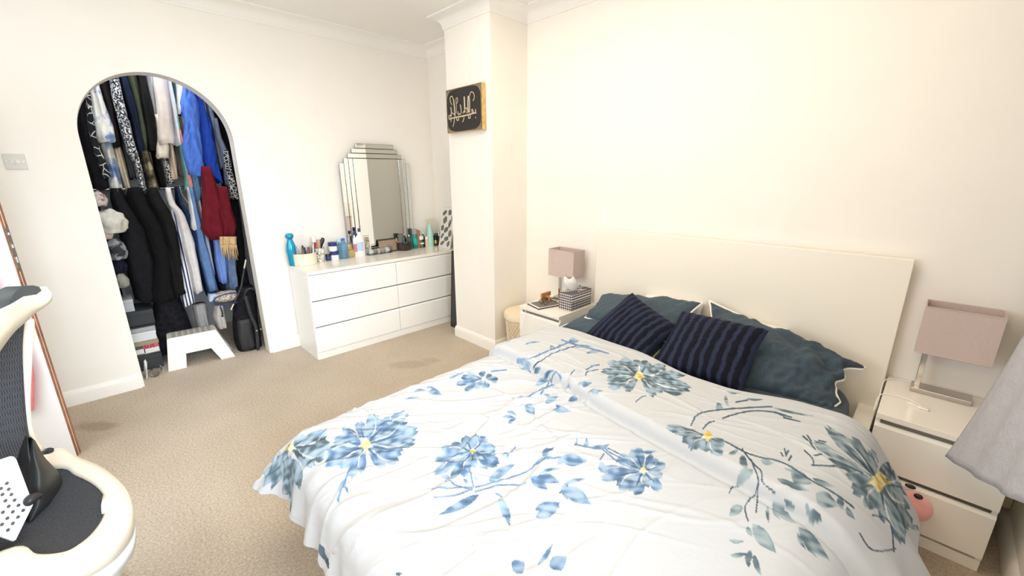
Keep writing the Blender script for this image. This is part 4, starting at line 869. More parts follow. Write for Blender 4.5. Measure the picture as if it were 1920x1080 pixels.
# ------------------------------------------------------------------ closet: rails, clothes, boxes
ztop = 2.50
bm = bmesh.new(); tube(bm, [(-.62, -3.34, ztop), (-.62, -1.26, ztop)], .014, 12); one('hanging_rail', bm, chrome, 'upper chrome clothes rail inside the closet', 'rail')
zl = W('x', -.55, 300, 353).z
bm = bmesh.new(); tube(bm, [(-.60, -2.95, zl), (-.60, -1.26, zl)], .012, 12)
one('hanging_rail', bm, chrome, 'lower chrome clothes rail showing below the hems', 'rail')
def garment(rows, xf, depth, mat, label, name='garment', cat='clothes', top=None, folds=5, amp=.016, seed=0, group=None, flare=.012, hem=None):
    """rows: (py, x_left, x_right) read off the photo at the plane x=xf, top to bottom; built as a closed, folded hanging cloth with depth"""
    ks = []
    for py, xl, xr in rows:
        a, b_ = W('x', xf, xl, py), W('x', xf, xr, py); ks.append(((a.z+b_.z)/2, min(a.y, b_.y), max(a.y, b_.y)))
    if top is not None and ks[0][0] < top:
        z0_, ya, yb_ = ks[0]; c = (ya+yb_)/2; ks.insert(0, (top, c-(yb_-ya)*.32, c+(yb_-ya)*.32))
    zz_ = [k[0] for k in ks][::-1]; ya_ = [k[1] for k in ks][::-1]; yb2 = [k[2] for k in ks][::-1]
    H = zz_[-1]-zz_[0]; nr = max(8, int(H/.045)); rng_ = random.Random(seed*17+3); ph = [rng_.uniform(0, 6.28) for _ in range(6)]
    N_ = 36; bm = bmesh.new(); rings = []
    for i in range(nr+1):
        s_ = i/nr; z_ = zz_[-1]-H*s_; l, r = np.interp(z_, zz_, ya_), np.interp(z_, zz_, yb2); c, hw = (l+r)/2, max(.012, (r-l)/2)
        dd = depth*(.35+.65*min(1, s_*5+.15)) if top is not None else depth
        ring = []
        for k in range(N_):
            a = math.tau*k/N_; ca_, sa_ = math.cos(a), math.sin(a)
            yy_ = c+hw*math.copysign(abs(sa_)**.7, sa_); am = amp*(.25+.75*s_)
            fo = am*(math.sin(folds*yy_/max(.05, hw)*1.2+ph[0]+1.2*s_)+.6*math.sin(folds*2.1*yy_/max(.05, hw)+ph[1]-2*s_))
            xx_ = xf-dd/2+dd/2*math.copysign(abs(ca_)**.8, ca_)+fo*(1 if ca_ > 0 else .5)+.012*noise.noise(Vector((yy_*9, z_*5, seed)))
            zz2 = z_+(flare*math.sin(3*a+ph[2]) if i == nr else 0)
            ring.append(bm.verts.new((xx_, yy_+.006*noise.noise(Vector((seed, z_*7, a))), zz2)))
        rings.append(ring)
    for P_, Q_ in zip(rings, rings[1:]):
        for k in range(N_): bm.faces.new((P_[k], P_[(k+1) % N_], Q_[(k+1) % N_], Q_[k]))
    bm.faces.new(rings[0][::-1]); bm.faces.new(rings[-1])
    return one(name, bm, mat, label, cat, group, smooth=True)
c1 = lambda x, y: (120+x/3.6, 120+y/3.6)
def G1(rows, *a, **k): garment([(120+Y_/3.6, 120+xl/3.6, 120+xr/3.6) for Y_, xl, xr in rows], *a, **k)
cl = lambda n_, c, **k: M(n_, c, .92, spec=.15, var=k.get('var', .15), vs=25, bump=.3, bs=120)
chain = pattern('chain_print_cloth', 'edge', [(.75, .75, .72), (.010, .010, .012), (.008, .008, .010)], 16, .9, (.03, .05, .3), (1, 1.4, 1))
floral = pattern('blue_floral_cloth', 'noise', [(.07, .13, .32), (.22, .32, .52), (.80, .80, .76), (.68, .68, .60)], 9, .9, (.30, .42, .50, .72))
speck = pattern('speckled_cloth', 'noise', [(.012, .014, .02), (.015, .018, .03), (.72, .74, .76)], 75, .9, (.40, .50, .56))
camouflage = pattern('camouflage_cloth', 'noise', [(.02, .02, .012), (.14, .11, .06), (.42, .36, .22)], 14, .9, (.35, .5, .62))
lace = pattern('lace_cloth', 'edge', [(.55, .55, .52), (.015, .015, .018), (.01, .01, .012)], 40, .9, (.06, .12, .4))
gr = 'clothes on the upper rail'
G1([(190, 70, 200), (420, 85, 215), (600, 110, 250), (840, 185, 325)], -.46, .40, cl('black_knit', (.012, .012, .014)), 'long black garment at the far left of the closet', top=ztop, seed=1, group=gr)
G1([(190, 138, 192), (440, 168, 215), (560, 195, 245), (770, 268, 322)], -.40, .10, chain, 'black cloth with pale chain print over the far-left black garment', top=ztop-.05, seed=2, group=gr, amp=.006)
G1([(150, 170, 240), (300, 190, 290), (400, 205, 335), (520, 225, 355)], -.36, .16, floral, 'pale blue and white floral dress sleeve near the left of the closet', top=ztop, seed=3, group=gr)
G1([(150, 175, 240), (520, 240, 330), (700, 285, 375), (860, 308, 415)], -.44, .36, floral, 'pale blue and white floral dress hanging below its sleeve', top=ztop, seed=4, group=gr)
G1([(130, 235, 312), (300, 290, 350), (560, 325, 395)], -.42, .40, cl('dark_brown_wool', (.022, .016, .016)), 'dark brown jacket between the floral dress and speckled scarf', top=ztop, seed=5, group=gr)
G1([(300, 300, 330), (560, 332, 392), (750, 380, 440), (895, 430, 478)], -.48, .26, cl('cream_linen', (.62, .52, .38)), 'cream trousers hanging below the dark brown jacket', top=1.9, seed=6, group=gr)
G1([(120, 292, 330), (400, 360, 420), (600, 405, 470), (775, 440, 497)], -.50, .36, cl('charcoal_wool', (.05, .05, .055)), 'charcoal coat behind the speckled scarf', top=ztop, seed=7, group=gr)
G1([(100, 312, 375), (250, 330, 405), (400, 372, 445), (600, 428, 492), (640, 460, 496)], -.34, .12, speck, 'black and white speckled sleeve in the left half of the closet', top=ztop, seed=8, group=gr)
G1([(560, 440, 490), (700, 480, 530), (860, 520, 562)], -.40, .14, speck, 'black and white speckled strip hanging low to the rail', top=1.95, seed=9, group=gr)
G1([(90, 372, 440), (330, 440, 515), (580, 488, 552)], -.40, .38, cl('navy_wool', (.012, .018, .04)), 'dark navy coat beside the speckled sleeve', top=ztop, seed=10, group=gr)
G1([(85, 428, 502), (330, 490, 548), (565, 535, 572)], -.38, .34, cl('olive_wool', (.050, .062, .040)), 'dark olive green coat between navy and black ones', top=ztop, seed=11, group=gr)
G1([(78, 500, 562), (330, 530, 620), (575, 560, 652)], -.36, .38, cl('black_wool', (.010, .010, .010)), 'black coat next to the beige coat', top=ztop, seed=12, group=gr)
G1([(585, 515, 580), (690, 540, 610), (845, 575, 655)], -.46, .30, camouflage, 'camouflage trousers hanging under the coats', top=2.0, seed=13, group=gr)
G1([(580, 600, 650), (830, 650, 700)], -.48, .30, cl('black_wool', (.01, .01, .01)), 'black trousers right of the camouflage pair', top=2.0, seed=14, group=gr)
G1([(640, 670, 700), (800, 700, 750)], -.44, .10, lace, 'narrow black strip with white print above the lower rail', top=2.0, seed=15, group=gr, amp=.006)
G1([(80, 552, 615), (300, 592, 640), (500, 612, 650)], -.44, .34, cl('white_shirt', (.70, .73, .74), var=.05), 'white shirt just left of the beige coat', top=ztop, seed=16, group=gr)
G1([(90, 608, 702), (220, 622, 722), (350, 632, 738), (540, 640, 762)], -.30, .20, cl('beige_wool', (.62, .55, .50), var=.05), 'light beige coat sleeve in the middle of the closet', top=ztop, seed=17, group=gr, amp=.006)
G1([(500, 640, 700), (560, 630, 715), (632, 628, 715)], -.33, .14, cl('ivory_cuff', (.66, .60, .50), var=.05), 'ivory cuff hanging out below the beige coat', top=2.0, seed=18, group=gr, amp=.004)
G1([(540, 708, 745), (770, 722, 780)], -.40, .20, cl('tan_linen', (.58, .46, .36), var=.05), 'tan trouser leg below the beige coat', top=2.0, seed=19, group=gr)
G1([(110, 698, 752), (290, 735, 770)], -.42, .30, cl('teal_wool', (.04, .11, .13)), 'narrow teal garment right of the beige coat', top=ztop, seed=20, group=gr)
G1([(230, 705, 760), (400, 735, 790), (545, 750, 804)], -.36, .26, cl('white_shirt', (.7, .73, .74)), 'white tunic hanging between beige coat and light blue shirt', top=ztop, seed=21, group=gr)
G1([(140, 765, 840), (330, 772, 800)], -.34, .24, cl('white_cotton_top', (.72, .73, .74), var=.05), 'white gathered top above the light blue shirt', top=ztop, seed=22, group=gr)
G1([(560, 745, 830), (750, 765, 842)], -.42, .30, cl('grey_brown_wool', (.085, .078, .070)), 'grey-brown garment below the white tunic', top=2.0, seed=23, group=gr)
G1([(170, 812, 880), (260, 790, 925), (420, 825, 925), (560, 800, 945), (750, 845, 968)], -.27, .22, cl('light_blue_cotton', (.085, .19, .62), var=.10), 'bright light blue shirt in the right half of the closet', top=ztop, seed=24, group=gr, amp=.022, folds=7)
G1([(220, 880, 940), (400, 900, 1005), (700, 945, 1055), (800, 1040, 1080)], -.34, .22, cl('royal_blue_cotton', (.022, .07, .42), var=.12), 'royal blue scarf hanging right of the light blue shirt', top=ztop-.04, seed=25, group=gr, amp=.02, folds=7)
G1([(290, 975, 1010), (480, 1020, 1050), (700, 1065, 1105)], -.36, .12, cl('grey_blue_silk', (.22, .27, .33)), 'thin grey-blue scarf right of the royal blue one', top=ztop-.1, seed=26, group=gr)
G1([(480, 1030, 1065), (640, 1075, 1135), (820, 1100, 1150)], -.30, .10, cl('slate_silk', (.15, .17, .23)), 'slate patterned scarf near the right edge of the arch', top=2.0, seed=27, group=gr)
G1([(760, 1100, 1150), (830, 1115, 1170), (905, 1125, 1185)], -.28, .08, lace, 'black lace end hanging near the right edge of the arch', top=1.75, seed=28, group=gr, amp=.008)
G1([(250, 1000, 1060), (500, 1060, 1120), (900, 1120, 1210)], -.52, .36, cl('black_knit', (.012, .012, .014)), 'long black coat at the far right of the closet', top=ztop, seed=29, group=gr)
G1([(760, 820, 860), (845, 815, 862)], -.36, .10, cl('sea_green', (.16, .38, .36)), 'small sea-green scarf end below the light blue shirt', top=2.0, seed=30, group=gr)
G1([(750, 858, 932), (912, 885, 930)], -.34, .12, cl('steel_blue', (.10, .20, .33)), 'steel blue scarf end below the light blue shirt', top=2.0, seed=31, group=gr, amp=.014)
G1([(690, 930, 990), (800, 940, 1035), (1060, 935, 1100), (1120, 925, 1112), (1180, 990, 1105)], -.20, .10, cl('dark_red_cotton', (.13, .010, .018), var=.12), 'large dark red scarf on the right side of the closet', top=None, seed=32, group=gr, amp=.02, folds=6)
G1([(900, 880, 925), (1090, 885, 915)], -.38, .08, cl('rust_scarf', (.26, .08, .03)), 'narrow rust brown scarf beside the dark red one', top=2.0, seed=33, group=gr)
G1([(840, 845, 875), (925, 848, 878)], -.34, .06, cl('coral', (.62, .22, .18)), 'small coral pink scarf end under the blue shirt', top=1.9, seed=34, group=gr)
c3 = lambda x, y: (320+x*.2778, 360+y*.2778)
def G3(rows, *a, **k): garment([(360+Y_*.2778, 320+xl*.2778, 320+xr*.2778) for Y_, xl, xr in rows], *a, **k)
gl = 'clothes on the lower rail'
c2 = lambda x, y: (140+x*.2963, 400+y*.2963)
def G2(rows, *a, **k): garment([(400+Y_*.2963, 140+xl*.2963, 140+xr*.2963) for Y_, xl, xr in rows], *a, **k)
zt_l = zl+.01
G2([(-100, 225, 330), (100, 280, 470), (300, 315, 530), (560, 390, 545)], -.42, .36, cl('black_knit', (.012, .012, .014)), 'left black garment on the lower rail', top=zt_l, seed=41, group=gl)
G2([(-90, 330, 470), (100, 440, 600), (300, 500, 640), (560, 470, 670)], -.36, .36, cl('black_dull', (.008, .008, .009)), 'middle black garment on the lower rail', top=zt_l, seed=42, group=gl)
G2([(-90, 460, 560), (50, 540, 655), (190, 580, 670), (520, 620, 720)], -.32, .34, cl('black_wool', (.01, .01, .01)), 'right black jacket on the lower rail beside the striped trousers', top=zt_l, seed=43, group=gl)
G2([(0, 615, 640), (200, 670, 700), (580, 690, 775)], -.34, .10, pattern('side_stripe', 'Y', [(.02, .03, .12), (.8, .8, .8)], 14, .9, (.35, .5)), 'white tracksuit leg edge with dark side stripes', top=zt_l, seed=44, group=gl, amp=.004)
G2([(-60, 590, 640), (0, 640, 700), (200, 680, 770), (500, 755, 822)], -.30, .18, cl('pale_grey_cotton', (.62, .60, .60), var=.06), 'long pale grey trousers on the lower rail', top=zt_l, seed=45, group=gl, amp=.010)
G2([(-60, 660, 690), (0, 700, 740), (170, 740, 800), (525, 850, 918)], -.38, .30, cl('navy_denim', (.016, .035, .10)), 'dark navy trousers behind the mid-blue jeans', top=zt_l, seed=46, group=gl)
G2([(150, 780, 825), (300, 800, 870), (490, 855, 918)], -.30, .16, cl('blue_denim', (.11, .20, .40), var=.1), 'mid-blue jeans leg hanging on the lower rail', top=zt_l, seed=47, group=gl, amp=.008)
G2([(190, 825, 860), (390, 870, 895)], -.36, .16, cl('pale_denim', (.50, .53, .60), var=.08), 'pale grey-blue trousers right of the mid-blue jeans', top=zt_l, seed=48, group=gl)
G2([(-80, 730, 760), (100, 745, 785)], -.32, .14, cl('white_cotton_top', (.72, .73, .74)), 'white strap top at the middle of the lower rail', top=zt_l, seed=49, group=gl)
G2([(200, 890, 960), (320, 900, 975), (440, 925, 972)], -.28, .14, cl('cornflower_cotton', (.17, .28, .62), var=.1), 'cornflower blue scarf with frayed end', top=zt_l-.3, seed=50, group=gl, amp=.016, folds=6)
G2([(310, 960, 1035), (480, 968, 1040)], -.30, .20, cl('grey_denim', (.12, .17, .28), var=.2), 'grey-blue denim bundle under the tan fringe', top=zt_l-.25, seed=51, group=gl)
G2([(60, 830, 905), (135, 840, 912)], -.30, .06, cl('steel_blue', (.10, .20, .33)), 'steel blue fringed scarf end under the red scarf', top=zt_l, seed=52, group=gl)
G2([(60, 910, 1030), (150, 925, 1028)], -.22, .10, cl('dark_red_cotton', (.13, .010, .018)), 'lower dark red scarf end above the tan fringe', top=zt_l, seed=53, group=gl)
G2([(100, 790, 900), (215, 800, 915), (490, 925, 970)], -.42, .30, cl('black_navy', (.012, .015, .03)), 'black garment between the denim and the blue scarf', top=zt_l, seed=54, group=gl)
G2([(0, 1000, 1060), (400, 1040, 1110), (560, 1080, 1150)], -.46, .30, cl('black_knit', (.012, .012, .014)), 'black garment hanging above the backpack', top=zt_l+.3, seed=55, group=gl)
tan = cl('tan_fringe_wool', (.52, .37, .20), var=.15)
t = thing('fringed_scarf', 'tan wool scarf with a long fringe above the handbags', 'scarf', W('x', -.18, 430, 445))
def cx3(x, y, xf=-.17): return W('x', xf, 140+x*.2963, 400+y*.2963)
bm = bmesh.new(); grid(bm, lambda u, v: cx3(918+108*u, 148+52*v)+Vector((.010*math.sin(u*17), 0, 0)), 20, 6)
r_ = bmesh.ops.extrude_face_region(bm, geom=bm.faces[:]); bmesh.ops.translate(bm, verts=[e for e in r_['geom'] if isinstance(e, bmesh.types.BMVert)], vec=(-.02, 0, 0)); P('scarf_end', bm, tan, t, True)
bm = bmesh.new()
for k in range(26):
    xk = 922+4.0*k; a = cx3(xk, 198); ln_ = 60+rg.uniform(0, 45); b_ = cx3(xk+8+rg.uniform(-8, 14), 198+ln_); tube(bm, [a, a.lerp(b_, .5)+Vector((rg.uniform(-.008, .008), 0, 0)), b_], [.004, .003, .0015], 5)
tag(P('fringe', bm, tan, t, True), kind='stuff')
# hangers on the lower rail
for k in range(4):
    yk = -2.52+.17*k; t = thing('clothes_hanger', ['leftmost white hanger on the lower rail', 'second white hanger from the left on the lower rail', 'third white hanger from the left on the lower rail', 'rightmost white hanger on the lower rail'][k], 'hanger', (-.60, yk, zl), 'white hangers on the lower rail')
    bm = bmesh.new(); tube(bm, smoothpts([(-.60, yk, zl+.016), (-.585, yk, zl+.004), (-.588, yk, zl-.03), (-.56, yk, zl-.05), (-.40, yk+.015, zl-.13)], 5), .0035, 6); P('hook', bm, whiteplastic, t, True)
# left shelf unit with cloth bundles
t = thing('shelf_unit', 'grey fabric shelf unit at the left side of the closet', 'shelf', (-.75, -2.98, 0))
sg = M('grey_shelf_fabric', (.10, .105, .12), .8)
bm = nbox(-.95, -.50, -3.25, -3.235, .0, 1.36); box(bm, -.95, -.50, -2.70, -2.685, 0, 1.36); box(bm, -.95, -.935, -3.235, -2.70, 0, 1.36); P('frame', bm, sg, t)
for z_ in (.32, .58, .84, 1.10, 1.35): P('shelf', nbox(-.934, -.50, -3.234, -2.701, z_, z_+.012), sg, t)
def lump(p, r, mt, label, seed, name='folded_cloth', cat='clothes', grp='bundles on the shelf unit'):
    bm = bmesh.new(); bmesh.ops.create_icosphere(bm, subdivisions=4, radius=1)
    for v in bm.verts:
        n_ = v.co.normalized(); k = 1+.22*noise.noise(n_*2.2+Vector((seed, 0, 0)))+.10*abs(noise.noise(n_*6+Vector((0, seed, 0))))
        v.co = Vector((n_.x*r[0]*k, n_.y*r[1]*k, max(-r[2]*.75, n_.z*r[2]*k)))
    bmesh.ops.translate(bm, verts=bm.verts, vec=Vector(p)+Vector((0, 0, r[2]*.75))); return one(name, bm, mt, label, cat, grp, smooth=True)
def LP(px, py, xf, r, *a, **k): p = W('x', xf, px, py); lump((p.x, p.y, p.z-r[2]*.75), r, *a, **k)
rose = pattern('rose_print', 'noise', [(.22, .03, .04), (.60, .54, .50), (.62, .60, .56)], 16, .9, (.38, .46, .7))
LP(184, 375, -.40, (.07, .05, .06), rose, 'red and white bundled cloth highest on the left shelves', 2)
LP(205, 418, -.38, (.09, .10, .10), cl('off_white_cotton', (.58, .56, .50)), 'off-white bundled cloth beside the black garments', 1)
LP(196, 440, -.36, (.05, .045, .045), cl('pale_rose', (.60, .47, .42)), 'rolled pale rose cloth on the left shelves', 12)
LP(218, 470, -.40, (.08, .06, .09), pattern('grey_print_cloth', 'noise', [(.03, .03, .035), (.30, .33, .36)], 18, .9, (.42, .55)), 'grey and black printed cloth bundle on the middle shelf', 3)
LP(222, 500, -.42, (.07, .05, .06), cl('black_navy', (.012, .015, .03)), 'dark bundled cloth on the lower shelf', 4)
LP(229, 528, -.38, (.05, .04, .06), cl('stone_cotton', (.34, .33, .28)), 'stone-coloured sock-like bundle on the lower shelf', 5)
# boxes
def shoebox(px0, px1, py_b, xf, h, z_, mt, label, lid=None, holes=0, depth=.30, lm=None):
    a, b_ = W('x', xf, px0, py_b).y, W('x', xf, px1, py_b).y; p = Vector((xf-depth/2, (a+b_)/2, z_))
    t = thing('shoe_box', label, 'box', p, 'shoe boxes stacked at the closet floor')
    P('box_body', nbox(xf-depth, xf, a, b_, z_, z_+h*.72, bev=.002), mt, t)
    P('lid', nbox(xf-depth-.003, xf+.003, a-.003, b_+.003, z_+h*.72+.0005, z_+h, bev=.002), lid or mt, t)
    for k in range(holes):
        yk = a+(b_-a)*(.3+.4*k) if holes > 1 else (a+b_)/2; bm = bmesh.new(); tube(bm, [(xf, yk, z_+h*.5), (xf+.0015, yk, z_+h*.5)], .012, 14); P('finger_hole', bm, black, t)
    return t, a, b_
xf = -.34; s1 = W('z', .001, 240, 670)
t, a, b_ = shoebox(226, 300, 655, xf, .125, .001, M('dark_card', (.045, .047, .05), .7), 'dark grey shoe box at the bottom of the stack', holes=1)
t, a, b_ = shoebox(234, 296, 636, xf-.01, .115, .128, M('grey_card', (.10, .10, .095), .7), 'grey shoe box with white and pink labels', lid=M('tan_card', (.36, .30, .19), .7))
P('price_label', nbox(xf-.0098, xf-.0085, b_-.10, b_-.005, .14, .22), lblw, t)
P('pink_label_top', nbox(xf-.0085, xf-.0075, b_-.10, b_-.005, .18, .22), M('pink_label', (.75, .10, .16), .6), t)
P('white_label', nbox(xf-.0098, xf-.0085, a+.03, a+.10, .145, .185), lblw, t)
cu_ = bpy.data.curves.new('label_text', 'FONT'); cu_.body = '5US'; cu_.size = .042; cu_.extrude = .0004
tx = bpy.data.objects.new('label_text', cu_); COL.objects.link(tx)
dg = bpy.context.evaluated_depsgraph_get(); tm = bpy.data.meshes.new_from_object(tx.evaluated_get(dg)); bpy.data.objects.remove(tx)
bm = bmesh.new(); bm.from_mesh(tm); bmesh.ops.transform(bm, matrix=Matrix(((0, 0, 1, xf-.007), (1, 0, 0, b_-.098), (0, 1, 0, .182), (0, 0, 0, 1))), verts=bm.verts); P('label_lettering', bm, M('dark_print', (.05, .01, .02), .7), t)
t, a, b_ = shoebox(228, 290, 615, xf-.02, .075, .245, M('white_card', (.72, .73, .74), .5), 'white shoe box in the closet stack')
t, a, b_ = shoebox(228, 288, 600, xf-.02, .05, .322, M('silver_card', (.45, .47, .50), .25, metal=.5), 'silver and black shoe box in the closet stack', lid=M('black_card', (.02, .02, .022), .5))
t, a, b_ = shoebox(228, 288, 590, xf-.04, .12, .374, M('charcoal_card', (.035, .038, .042), .7), 'charcoal box on top of the stack')
t, a, b_ = shoebox(215, 245, 550, xf-.06, .10, .496, M('pale_card', (.50, .52, .56), .6), 'small pale box at the top left of the stack', depth=.2)
# paper bag, jar
lump(tuple(W('z', .002, 268, 664)), (.05, .10, .03), whitecot, 'crumpled white paper at the foot of the shoe boxes', 9, 'crumpled_paper', 'paper', None)
bm = bmesh.new(); grid(bm, lambda u, v: (-.13-.10*v+.01*math.sin(9*v), YA1+.015+.022*u+.008*math.sin(7*v+3*u), .004+.16*u*(1-.4*v)), 8, 12)
r_ = bmesh.ops.extrude_face_region(bm, geom=bm.faces[:]); bmesh.ops.translate(bm, verts=[e for e in r_['geom'] if isinstance(e, bmesh.types.BMVert)], vec=(0, .004, .002))
one('plastic_bag', bm, whitecot, 'white plastic bag against the left side of the arch opening', 'bag', smooth=True)
p = W('z', .0, 290, 708); p = Vector((p.x, p.y, .034)); t = thing('glass_jar', 'empty clear glass jar lying on the carpet in front of the arch', 'jar', (p.x, p.y, 0))
bm = bmesh.new(); lathe(bm, (0, 0, 0), [(0, .002), (.030, 0), (.034, .004), (.034, .075), (.029, .085), (.029, .10), (.026, .10), (.026, .084), (.031, .074), (.031, .006), (0, .005)], 28, False)
bmesh.ops.rotate(bm, verts=bm.verts, cent=(0, 0, 0), matrix=Matrix.Rotation(math.radians(90), 3, 'Y')@Matrix.Identity(3)); bmesh.ops.rotate(bm, verts=bm.verts, cent=(0, 0, 0), matrix=Matrix.Rotation(math.radians(160), 3, 'Z'))
bmesh.ops.translate(bm, verts=bm.verts, vec=p+Vector((.0, 0, .002))); P('jar_body', bm, glass, t, 'auto')
# step stool ---------------------------------------------------------------
stw = M('stool_plastic', (.84, .82, .76), .4)
fl, fr_ = W('z', 0, 316, 697), W('z', 0, 441, 668)
t = thing('step_stool', 'white plastic step stool with slotted top in front of the closet', 'stool', ((fl.x+fr_.x)/2-.12, (fl.y+fr_.y)/2, 0))
ux = (fr_-fl).normalized(); Wd = (fr_-fl).length; uy = Vector((-ux.y, ux.x, 0));
if uy.x > 0: uy = -uy
H = .262; tl, tr_ = .035, Wd-.095; dep, dtop = .26, .17
def sp_(s_, d_, z_): return fl+ux*s_+uy*d_+Vector((0, 0, z_))
def face(dsign):
    k0 = 0 if dsign else dep; k1 = (dep-dtop)/2 if dsign else dep-(dep-dtop)/2
    D_ = lambda z_: k0+(k1-k0)*z_/H
    o = [(0, 0), (tl, H-.012), (tl+.012, H), (tr_-.012, H), (tr_, H-.012), (Wd, 0), (Wd-.10, 0), (Wd-.155, .115), (.135, .115), (.120, 0)]
    return [sp_(s_, D_(z_), z_) for s_, z_ in o]
bm = bmesh.new(); slab(bm, face(True), uy*.006, 0); slab(bm, face(False), -uy*.006, 0); P('side_panel', bm, stw, t)
for s0, s1_ in (((0, tl)), ((Wd, tr_))):
    bm = bmesh.new(); a, b_ = sp_(s0, .004, 0), sp_(s1_, (dep-dtop)/2+.002, H-.004); c, d_ = sp_(s1_, dep-(dep-dtop)/2-.002, H-.004), sp_(s0, dep-.004, 0)
    def lp(p_, q_, f_): return p_.lerp(q_, f_)
    sg_ = 1 if s0 == 0 else -1; th_ = ux*.006*sg_
    slab(bm, [lp(a, b_, .45), b_, c, lp(d_, c, .45)], th_); slab(bm, [a, lp(a, b_, .45), lp(a, b_, .45)+uy*.06, a+uy*.06], th_); slab(bm, [d_, lp(d_, c, .45), lp(d_, c, .45)-uy*.06, d_-uy*.06], th_)
    P('end_panel', bm, stw, t)
bm = bmesh.new(); slab(bm, [sp_(tl+.006, (dep-dtop)/2, H-.006), sp_(tr_-.006, (dep-dtop)/2, H-.006), sp_(tr_-.006, dep-(dep-dtop)/2, H-.006), sp_(tl+.006, dep-(dep-dtop)/2, H-.006)], (0, 0, .007), .002); P('top', bm, M('stool_top', (.58, .55, .50), .6), t)
for i in range(7):
    for j in range(4):
        s_ = tl+.045+i*(tr_-tl-.09)/6; d_ = (dep-dtop)/2+.028+j*.038; bm = bmesh.new()
        pts = [sp_(s_+.016*math.cos(a)*1, d_+.0065*math.sin(a), H+.0012) for a in [math.tau*k/12 for k in range(12)]]; slab(bm, pts, (0, 0, .0012)); P('slot', bm, M('slot_dark', (.12, .11, .10), .9), t)
# black bag behind the stool, handbags, backpack -----------------------------
def sack(name, px_rows, xf, depth, mt, label, cat, seed, amp=.02, group=None):
    return garment(px_rows, xf, depth, mt, label, name, cat, None, 4, amp, seed, group, flare=0)
sack('duffel_bag', [(560, 292, 340), (590, 288, 352), (640, 290, 370), (662, 298, 360)], -.40, .30, black_cloth, 'soft black duffel bag behind the step stool', 'bag', 61)
sack('handbag', [(572, 362, 388), (600, 368, 392), (628, 378, 396)], -.42, .12, cl('grey_leather', (.34, .33, .33), var=.1), 'grey handbag behind the right end of the step stool', 'handbag', 62)
sack('handbag', [(575, 406, 420), (595, 402, 424), (617, 412, 427)], -.30, .12, cl('stone_canvas', (.50, .46, .43), var=.1), 'pale stone pouch bag with dark tassel right of the stool', 'handbag', 63, .01)
bm = bmesh.new(); q = W('x', -.285, 413, 575); tube(bm, smoothpts([q, q+Vector((.01, .005, -.05)), q+Vector((.01, .0, -.09))], 3), [.006]*6+[.012], 8); one('tassel', bm, black, 'black tassel hanging on the stone pouch bag', 'tassel')
sack('folded_towel', [(553, 392, 412), (565, 392, 412)], -.28, .14, cl('pale_blue_towel', (.48, .58, .75), var=.1), 'folded pale blue towel above the handbags', 'towel', 64, .004)
p = W('x', -.26, 428, 557); t = thing('straw_hat', 'beaded cream bag with a navy looped handle', 'bag', p)
bm = bmesh.new(); bmesh.ops.create_icosphere(bm, subdivisions=3, radius=1)
for v in bm.verts: v.co = Vector((v.co.x*.07, v.co.y*.115, v.co.z*.05))*(1+.05*noise.noise(v.co*9))+p+Vector((-.05, 0, 0))
P('bag_body', bm, pattern('beaded_cream', 'voronoi', [(.68, .60, .50), (.22, .18, .14)], 60, .7, (.3, .8)), t, True)
bm = bmesh.new(); tube(bm, [p+Vector((.03, .115*math.cos(a), .048*math.sin(a)-.01)) for a in [math.tau*k/28 for k in range(29)]], .006, 8); P('handle', bm, navy, t, True)
t.name = 'beaded_bag'
# backpack
t = thing('backpack', 'black backpack standing at the right end of the closet', 'backpack', W('z', 0, 466, 662))
rows = [(540, 448, 478), (560, 444, 484), (600, 440, 489), (640, 444, 495), (661, 452, 497)]
xf = -.15
def bp_rows(rows, xf, depth, seed, amp):
    o = garment(rows, xf, depth, black_cloth, 'tmp', 'tmp', 'tmp', None, 3, amp, seed, None, flare=0); return o
def adopt(o, name, t, mat=None, label=None):
    o.name = name; o.data.name = name
    for k in ('label', 'category', 'group'):
        if k in o: del o[k]
    o.parent = t; o.location = o.location-ORG[t]
    if mat: o.data.materials[0] = mat
    if label: o['label'] = label
    return o
adopt(bp_rows(rows, xf-.04, .20, 71, .012), 'pack_body', t)
bpm = M('backpack_nylon', (.025, .025, .027), .6, bump=.2, bs=200)
adopt(bp_rows([(600, 446, 472), (630, 448, 478), (656, 455, 482)], xf-.02, .08, 72, .006), 'front_pocket', t, bpm)
bm = bmesh.new(); tube(bm, smoothpts([W('x', xf-.03, 456, 562), W('x', xf-.01, 462, 545), W('x', xf, 472, 541), W('x', xf-.03, 482, 548)], 5), .010, 8); P('handle', bm, bpm, t, True)
bm = bmesh.new(); pts = [W('x', xf+.015, 460, 555), W('x', xf+.018, 470, 590), W('x', xf+.015, 480, 615), W('x', xf+.01, 484, 655)]
tube(bm, smoothpts(pts, 6), .016, 6); P('strap', bm, bpm, t, True)
bm = bmesh.new(); q = W('x', xf+.036, 489, 617); box(bm, q.x, q.x+.003, q.y-.006, q.y+.006, q.z-.006, q.z+.006); q = W('x', xf+.036, 481, 620); box(bm, q.x, q.x+.003, q.y-.006, q.y+.006, q.z-.006, q.z+.006)
P('rivets', bm, chrome, t)
bm = bmesh.new(); tube(bm, [W('x', -.22, 461, 488), W('x', -.22, 452, 540), W('x', -.2, 434, 580)], [.008, .010, .007], 8)
one('umbrella', bm, black, 'thin closed dark umbrella leaning behind the backpack', 'umbrella')
bm = bmesh.new(); tube(bm, [W('x', -.205, 461, 487), W('x', -.205, 458, 503)], .006, 8); tube(bm, [W('x', -.20, 438, 570), W('x', -.19, 433, 581)], .005, 8)
one('umbrella_trim', bm, cane, 'cream tips of the thin closed umbrella', 'umbrella')

